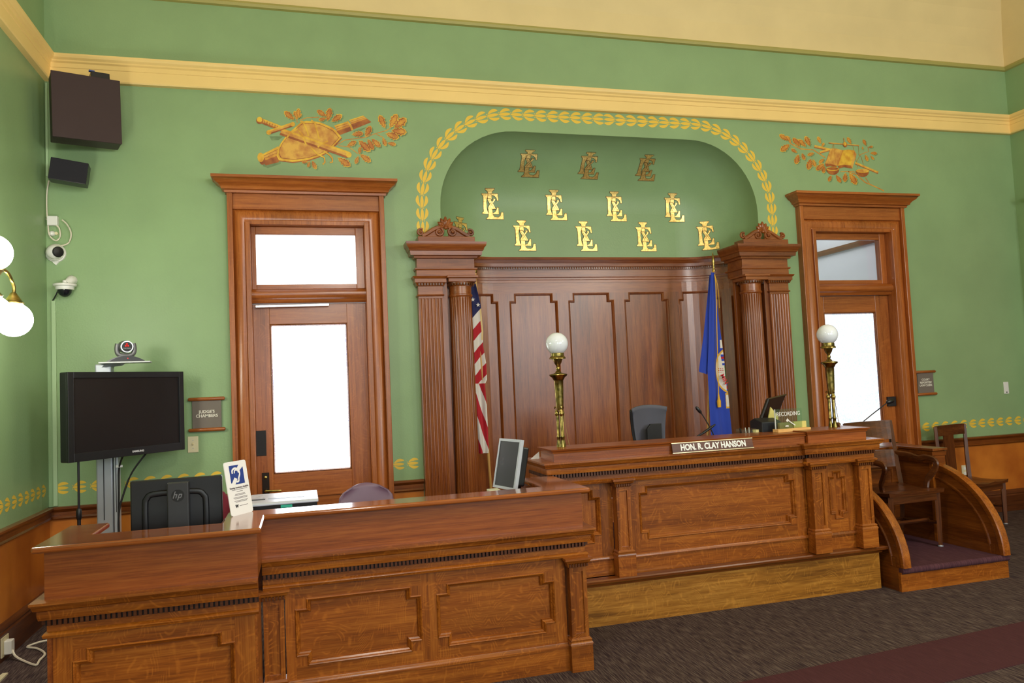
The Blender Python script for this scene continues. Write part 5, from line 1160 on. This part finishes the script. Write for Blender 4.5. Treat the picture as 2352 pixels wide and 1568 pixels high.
# ------------------------------------------------------------------ things on the bench
def bench_lamp(label, x, y, z):
    t = thing('bench_lamp', label, 'lamp', (x, y, z), 0, 'brass globe lamps on the bench'); L_ = lambda n_, pr, m, n=28: build(n_, MB().lathe((0, 0, 0), pr, n), m, t, local=True, smooth=True)
    build('globe', MB().ball((0, 0, .697), .0765, 32, 1, 20), GLOBE, t, local=True, smooth=True)
    L_('gallery', [(.040, .606), (.047, .607), (.052, .596), (.056, .594), (.054, .604), (.046, .612), (.046, .632), (.043, .634), (.043, .612), (.040, .606)], BRASS)
    L_('urn', [(.010, .540), (.014, .550), (.024, .565), (.032, .588), (.034, .600), (.030, .606)], BRASS, 16)
    L_('stem', [(.022, .498), (.018, .508), (.010, .514), (.014, .524), (.014, .532), (.009, .542)], BRASS)
    L_('dish', [(.030, .448), (.036, .452), (.044, .468), (.058, .478), (.062, .484), (.060, .490), (.040, .494), (.022, .500)], BRASS)
    L_('column', [(.021, .245), (.024, .255), (.027, .30), (.031, .40), (.032, .446), (.034, .450)], BRASS)
    cl = MB()
    for k in range(3):
        q = 2*PI*k/3+.5; d = Vector((math.cos(q), math.sin(q), 0))
        cl.tube([d*.024+Vector((0, 0, .262)), d*.034+Vector((0, 0, .270)), d*.038+Vector((0, 0, .256))], [.005, .006, .003], 6); cl.ball(d*.022+Vector((0, 0, .225)), .016, 10, 1.3, 6); cl.tube([d*.022+Vector((0, 0, .25)), d*.028+Vector((0, 0, .222)), d*.018+Vector((0, 0, .195))], [.010, .011, .005], 6)
    build('claw_mount', cl, BRASS, t, local=True, smooth=True)
    for k in range(3):
        q = 2*PI*k/3+.5; d = Vector((math.cos(q), math.sin(q), 0))*.019
        build('leg', MB().lathe(d, [(.017, 0), (.016, .012), (.011, .04), (.0105, .058), (.013, .062), (.013, .072), (.0095, .078), (.0095, .235)], 14), BRASS, t, local=True, smooth=True)
    build('cord', MB().tube(smooth_pts([(.028, .0, .225), (.034, 0, .15), (.045, 0, .06), (.056, .0, .003)]), .0022, 5), plain('cord_tan', (150, 118, 66), .6), t, local=True)
    return t
bench_lamp('brass column lamp with white globe near the left end of the bench', 1.684, 4.92, 1.169)
bench_lamp('brass column lamp with white globe near the right end of the bench', 3.846, 4.925, 1.177)
t = thing('name_plate', 'long brown nameplate with white capital letters leaning on the bench front', 'nameplate', (2.71, 4.735, 1.087))
NV = Vector((0, .22, 1)).normalized(); NPM = lambda u, v, d: tuple(Vector((2.404+u, 4.718, 1.0885))+NV*v+Vector((0, -1, .22)).normalized()*d)
build('plate', MB().prism([(0, 0), (.618, 0), (.618, .072), (0, .072)], NPM, -.008, 0), wood('plaque', 'x', 0), t)
for v in (0, .067): build('metal_edge', MB().prism([(-.002, v), (.62, v), (.62, v+.005), (-.002, v+.005)], NPM, -.010, .003), plain('champagne_metal', (214, 196, 160), .3, .7), t)
text('HON. R. CLAY HANSON', plain('letter_white', (245, 245, 242), .5), .0575, frame_mtx(NPM(.312, .0355, .0008), (1, 0, 0), NV), t, bold=.0022, sx=.80)
# mesh chair of the judge
t = thing('judge_chair', 'grey mesh high-back office chair behind the bench with a dark lumbar pad', 'chair', (2.70, 5.72, .30), math.radians(6)); MESH = plain('grey_mesh', (92, 92, 104), .75)
wf = lambda v: .118+.045*v
bkf = lambda u, v: ((u-.5)*2*wf(v)+.050*(1-v)-.012, -.02-.05*v+.045*(1-(2*u-1)**2)+.03*math.sin(PI*v), .62+.47*v-.022*abs(2*u-1)**2.2*(v > .92))
build('backrest', MB().grid(16, 16, bkf), MESH, t, local=True, smooth=True, solid=.012)
build('side_bolster', MB().tube([Vector(bkf(0, v))+Vector((-.006, .015, 0)) for v in (0, .2, .4, .6, .8, .97)], [.005, .006, .008, .011, .013, .010], 8, 2.0, up=(0, 0, 1)), BLACKM, t, local=True, smooth=True)
build('lumbar_pad', MB().prism([(-.068, .66), (.062, .66), (.068, .937), (-.035, .937), (-.068, .90)], lambda u, v, d: (u+.022, -.048-d, v), 0, .022), BLACKM, t, local=True, bevel=.004)
build('seat', MB().box(-.24, .24, -.24, .22, .42, .50), BLACKM, t, local=True, bevel=.03); build('gas_column', MB().lathe((0, 0, 0), [(.03, .09), (.03, .42)], 14), BLACK, t, local=True, smooth=True); build('back_spine', MB().tube([(0, .10, .45), (0, .10, .55), (0, .03, .75)], .02, 8), BLACK, t, local=True)
for k in range(5):
    q = 2*PI*k/5; l_ = build('base_arm', MB().tube([(0, 0, .09), (.28*math.cos(q), .28*math.sin(q), .06)], [.03, .018], 8), BLACK, t, local=True); build('caster', MB().ball((.28*math.cos(q), .28*math.sin(q), .028), .028, 12), BLACKM, l_, local=True)
def goose(name, label, pts, rr, head, hr, base, where):
    t = thing(name, label, 'microphone', base)
    build('base', MB().lathe(base, [(.030, 0), (.030, .010), (.012, .018)], 18), BLACK, t, smooth=True); build('gooseneck', MB().tube(smooth_pts(pts), rr, 8), BLACKM, t, smooth=True)
    a, b = Vector(head[0]), Vector(head[1]); build('windscreen', MB().tube([a, a.lerp(b, .2), a.lerp(b, .8), b], [hr*.5, hr, hr, hr*.5], 12), BLACK, t, smooth=True); return t
goose('gooseneck_microphone', 'thin black gooseneck microphone rising left of the blue flag', [(2.97, 5.12, 1.09), (2.93, 5.10, 1.18), (2.88, 5.10, 1.275), (2.845, 5.10, 1.33)], .0045, ((2.845, 5.10, 1.33), (2.805, 5.10, 1.378)), .0125, (2.97, 5.12, 1.086), 0)
goose('desk_microphone', 'short black stick microphone lying low behind the nameplate', [(2.775, 5.10, 1.10), (2.80, 5.10, 1.155), (2.84, 5.10, 1.178)], .008, ((2.83, 5.10, 1.172), (2.955, 5.10, 1.240)), .0095, (2.775, 5.10, 1.086), 0)
goose('witness_microphone', 'black gooseneck microphone with round head before the right door', [(4.33, 5.70, .93), (4.36, 5.68, 1.0), (4.60, 5.62, 1.10), (4.80, 5.60, 1.22), (4.95, 5.60, 1.305)], .005, ((4.935, 5.60, 1.30), (5.01, 5.60, 1.318)), .020, (4.33, 5.70, .926), 0)
t = thing('pen_tray', 'small clear holder with pens on the bench right of the blue flag', 'holder', (3.20, 5.05, 1.086))
build('tray', MB().box(3.125, 3.245, 5.02, 5.10, 1.086, 1.20), ACRYLIC, t); build('contents', MB().box(3.135, 3.235, 5.03, 5.09, 1.09, 1.165), plain('dark_contents', (52, 48, 40), .6), t)
for k, dx in enumerate((-.03, 0, .02)): build('pen', MB().tube([(3.19+dx, 5.06, 1.12), (3.18+dx*1.6, 5.06, 1.205)], .003, 6), PAPER if k else BLACK, t)
tag(build('cup', MB().lathe((3.262, 5.05, 1.086), [(.020, 0), (.024, .10), (.021, .10), (.018, .01)], 16), plain('cream_cup', (226, 214, 150), .5), smooth=True), 'small cream cup beside the clear pen holder', 'cup')
tag(build('phone_unit', MB().prism([(5.0, 1.086), (5.16, 1.086), (5.16, 1.245), (5.10, 1.268), (5.0, 1.24)], SIDE(3.285), 0, .165), plain('blue_black', (24, 24, 34), .5), bevel=.006), 'black boxy desk unit in front of the tilted monitor', 'device')
mp = [Vector(p) for p in ((3.372, 5.16, 1.225), (3.585, 5.24, 1.262), (3.675, 5.24, 1.428), (3.462, 5.16, 1.405))]; mn = (mp[1]-mp[0]).cross(mp[3]-mp[0]).normalized()
t = thing('bench_monitor', 'dark flat monitor tilted back on the right part of the bench', 'monitor', (3.52, 5.17, 1.086))
mb = MB(); mb.add([p for p in mp]+[p-mn*-.022 if mn.y > 0 else p-mn*.022 for p in mp], [(0, 1, 2, 3), (7, 6, 5, 4), (0, 1, 5, 4), (1, 2, 6, 5), (2, 3, 7, 6), (3, 0, 4, 7)]); build('panel', mb, plain('brown_black', (44, 32, 28), .3), t, bevel=.003)  # brown in the colour stands for wood reflected in the dark panel
build('edge_strip', MB().tube([mp[0], mp[3]], .011, 6), BLACK, t); build('top_edge', MB().tube([mp[3], mp[2]], .006, 6), plain('dark_olive', (72, 60, 36), .5), t)
build('stand', MB().tube([(3.50, 5.17, 1.10), (3.52, 5.19, 1.30)], [.03, .022], 8), BLACK, t); build('stand_base', MB().box(3.46, 3.60, 5.10, 5.18, 1.086, 1.10), BLACK, t)
NOTE = plain('yellow_note', (216, 204, 120), .7)
tag(build('sticky_notes', MB().prism([(3.40, 1.086), (3.47, 1.086), (3.49, 1.27), (3.43, 1.345), (3.40, 1.25)], front(5.10), 0, .01), NOTE), 'yellow and white card propped under the tilted monitor', 'card')
t = thing('recording_sign', 'clear acrylic sign reading RECORDING with a gavel on a pale wooden base', 'sign', (3.49, 4.90, 1.169)); dz = .0
U = Vector((.985, .10, .0)).normalized(); RM = lambda u, v, d: tuple(Vector((3.318, 4.885, 1.188))+U*u+Vector((0, 0, v))+Vector((U.y, -U.x, 0))*d)
build('wooden_base', MB().prism([(0, -.0195), (.300, -.0195), (.300, .004), (0, .004)], RM, -.03, .03), wood('pine', 'x', 0), t, bevel=.002)
build('acrylic_panel', MB().prism([(.004, .004), (.246, .004), (.246, .148), (.004, .148)], RM, -.003, .003), ACRYLIC, t)
build('panel_edge', MB().prism([(.0, .004), (.005, .004), (.005, .148), (0, .148)], RM, -.004, .004), plain('edge_light', (214, 220, 220), .3), t)
FROSTW = plain('etched_white', (232, 232, 228), .7)
text('RECORDING', FROSTW, .042, frame_mtx(RM(.122, .110, .004), U, (0, 0, 1)), t, bold=.0002, sx=.90)
gv = MB().prism([(.098, .062), (.112, .078), (.124, .066), (.110, .050)], RM, .003, .0042).prism([(.116, .060), (.120, .066), (.182, .026), (.178, .020)], RM, .003, .0042).prism([(.088, .018), (.122, .018), (.116, .028), (.094, .028)], RM, .003, .0042); build('etched_gavel', gv, FROSTW, t)
tag(build('card_stack', MB().prism([(.175, .0045), (.292, .0045), (.292, .050), (.175, .050)], RM, -.028, -.005), NOTE, bevel=.002), 'yellow note cards resting on the wooden base of the clear sign', 'cards')
tag(build('card_stack', MB().prism([(.045, .0045), (.165, .0045), (.165, .048), (.045, .048)], RM, -.028, -.006), plain('olive_card', (150, 138, 84), .7), bevel=.002), 'olive note cards seen through the clear sign', 'cards')
t = thing('gavel_block', 'small round dark wooden knob at the right end of the bench top', 'gavel', (3.935, 4.99, 1.176)); build('knob', MB().lathe((3.935, 4.99, 1.176), [(.012, 0), (.020, .006), (.022, .018), (.014, .028), (.004, .030)], 16), wood('dark', 'z'), t, smooth=True)
tag(build('loose_paper', MB().box(4.50, 4.86, 5.59, 5.76, .926, .929), PAPER), 'white sheet lying on the counter behind the witness chair', 'paper')
tag(build('paper_sheet', MB().prism([(1.50, 1.087), (1.565, 1.087), (1.565, 1.135)], front(5.06), 0, .002), PAPER), 'small white paper propped at the left end of the bench', 'paper')
# ------------------------------------------------------------------ flags
def cloth(xl, xr, z0, z1, y0, amp, nf_, pick, mats, nu=44, nv=150, ph=0):
    def f(u, v):
        z = z0+(z1-z0)*v; a, b = xl(z), xr(z); w_ = b-a
        return (a+w_*u, y0+amp*(.35+.65*v)*math.sin(2*PI*nf_*u+ph+1.2*math.sin(2.1*v))+.006*math.sin(9*v+5*u), z)
    return MB().grid(nu, nv, f, lambda u, v: pick(*(f(u, v)[0::2]))), f
def lerp_tab(tab):
    def f(z):
        for (a, xa), (b, xb) in zip(tab, tab[1:]):
            if a >= z >= b: return xa+(xb-xa)*(a-z)/(a-b)
        return tab[0][1] if z > tab[0][0] else tab[-1][1]
    return f
BLUE = plain('flag_blue', (28, 62, 178), .75, sheen=.3); FWHITE = plain('flag_white', (224, 218, 212), .8); FRED = plain('flag_red', (178, 24, 40), .8); FGOLD = plain('flag_gold', (224, 170, 44), .6); FNAVY = plain('flag_navy', (30, 34, 84), .8); FCREAM = plain('flag_cream', (224, 196, 140), .8); FGREEN = plain('flag_green', (60, 100, 60), .8)
t = thing('state_flag', 'blue state flag with gold-ringed white seal and hanging tassel on a pole in the alcove', 'flag', (3.79, 6.62, 0))
def pick(x, z):
    e = ((x-3.975)/.132)**2+((z-1.645)/.222)**2
    if e < 1:
        if e > .84: return 3
        if x > 3.926-.10*(z-1.55) and z > 1.70: return (0, 2, 0, 1)[int(z*46) % 4]
        if x > 3.928 and 1.52 < z <= 1.70: return 4
        if x > 3.935 and z <= 1.52: return (2, 0)[int(z*30) % 2]
        if 3.868 < x < 3.915 and abs(z-1.652) < .02 and int(x*120) % 2 and int(z*110) % 2: return 2
        return 1
    if x > 3.903 and 1.865 < z < 1.945: return 1
    if x > 3.925 and 1.30 < z < 1.415: return 1
    if x > 3.920 and 1.285 < z < 1.43: return 3
    return 0
xl = lerp_tab([(2.60, 3.853), (1.99, 3.790), (1.66, 3.752), (1.28, 3.757), (1.0, 3.757)]); xr = lerp_tab([(2.60, 3.883), (2.3, 3.893), (1.92, 3.922), (1.52, 3.944), (1.30, 3.955), (1.0, 3.972), (.9, 3.98)])
mb, ff = cloth(xl, xr, 2.60, .93, 6.555, .013, 1.6, pick, None, 120, 400, .4); build('flag_cloth', mb, [BLUE, FWHITE, FRED, FGOLD, FGREEN], t, smooth=True, ang=180)
xl2 = lerp_tab([(2.58, 3.855), (1.99, 3.748), (1.66, 3.678)]); xr2 = lerp_tab([(2.58, 3.868), (1.99, 3.815), (1.63, 3.762)])
mb = MB().grid(12, 50, lambda u, v: (xl2(2.58-.93*v)*(1-u)+xr2(2.58-.93*v)*u, 6.59+.010*math.sin(6*u), 2.58-.93*v-.035*u*v)); build('folded_corner', mb, BLUE, t, smooth=True)
build('pole', MB().tube([(3.908, 6.60, 2.64), (3.80, 6.63, 1.50), (3.70, 6.66, .305)], .012, 12), plain('pole_gold', (206, 160, 92), .35), t, smooth=True)
build('spear_finial', MB().lathe((3.9085, 6.60, 2.62), [(.017, 0), (.017, .012), (.010, .02), (.014, .035), (.008, .05), (.016, .075), (.013, .12), (.006, .165), (1e-4, .19)], 14), BRASS, t, smooth=True)
cd_ = build('gold_cord', MB().tube(smooth_pts([(3.886, 6.575, 2.625), (3.878, 6.528, 2.50), (3.855, 6.520, 2.0), (3.842, 6.522, 1.60), (3.836, 6.522, 1.44)]), .005, 6).tube(smooth_pts([(3.892, 6.575, 2.62), (3.90, 6.528, 2.45), (3.905, 6.53, 2.25)]), .003, 5), FGOLD, t, smooth=True)
build('tassel', MB().lathe((3.834, 6.522, 1.30), [(.017, 0), (.019, .06), (.012, .075), (.009, .10), (.004, .145)], 12), FGOLD, cd_, smooth=True)
text('MIN', plain('red_letter', (206, 30, 46), .7), .058, frame_mtx((3.905, 6.524, 1.565), (.42, 0, -.9), (.9, 0, .42)), t, bold=.001, ext=.001)
build('floor_base', MB().lathe((3.70, 6.66, 0), [(.12, .30), (.12, .315), (.03, .33), (.016, .40)], 24), BRASS, t, smooth=True)
t = thing('national_flag', 'red and white striped flag with starred navy corner hanging beside the left column', 'flag', (1.64, 6.87, 0))
def pick(x, z):
    if z > 1.625:
        tt = z-1.05*(x-1.555)
        if tt > 2.268: return 2
        if x > xr(z)-.016 and z > 2.02: return 3
        return (1, 0)[int((2.268-tt)/.105) % 2]
    tt = z+3.3*(x-1.56); return (0, 1)[int((1.79-tt)/.20+20) % 2]
xl = lerp_tab([(2.55, 1.475), (1.62, 1.49), (1.0, 1.51)]); xr = lerp_tab([(2.52, 1.556), (2.34, 1.592), (2.10, 1.606), (1.98, 1.598), (1.80, 1.620), (1.66, 1.620), (1.615, 1.598), (1.43, 1.607), (1.14, 1.610), (1.05, 1.612), (1.0, 1.606)])
K_S = 1.0186; X_ = lambda f: (lambda z: f(1.6+(z-1.6)/K_S)*K_S)
mb, ff = cloth(X_(xl), X_(xr), 2.547, .989, 6.86, .016, 1.5, lambda x, z: pick(x/K_S, 1.6+(z-1.6)/K_S), None, 110, 420, 1.0); build('flag_cloth', mb, [FRED, FWHITE, FNAVY, FCREAM], t, smooth=True, ang=180)
st_ = [(.022*math.cos(PI/2+PI*k/5)*(1 if k % 2 == 0 else .4), .022*math.sin(PI/2+PI*k/5)*(1 if k % 2 == 0 else .4)) for k in range(10)]
for dx, dz in ((1.592, 2.350), (1.545, 2.40)): build('star', MB().prism([(dx+a, dz+b) for a, b in st_], front(6.835), None, .004), FWHITE, t)
build('pole', MB().tube([(1.588, 6.885, 2.66), (1.648, 6.875, .67), (1.655, 6.875, .04)], .013, 12), MATS['pole_gold'], t, smooth=True)
build('floor_base', MB().lathe((1.655, 6.875, 0), [(.11, .0), (.11, .015), (.03, .03), (.016, .10)], 24), BRASS, t, smooth=True)
build('finial', MB().ball((1.588, 6.885, 2.67), .022, 12), BRASS, t, smooth=True)
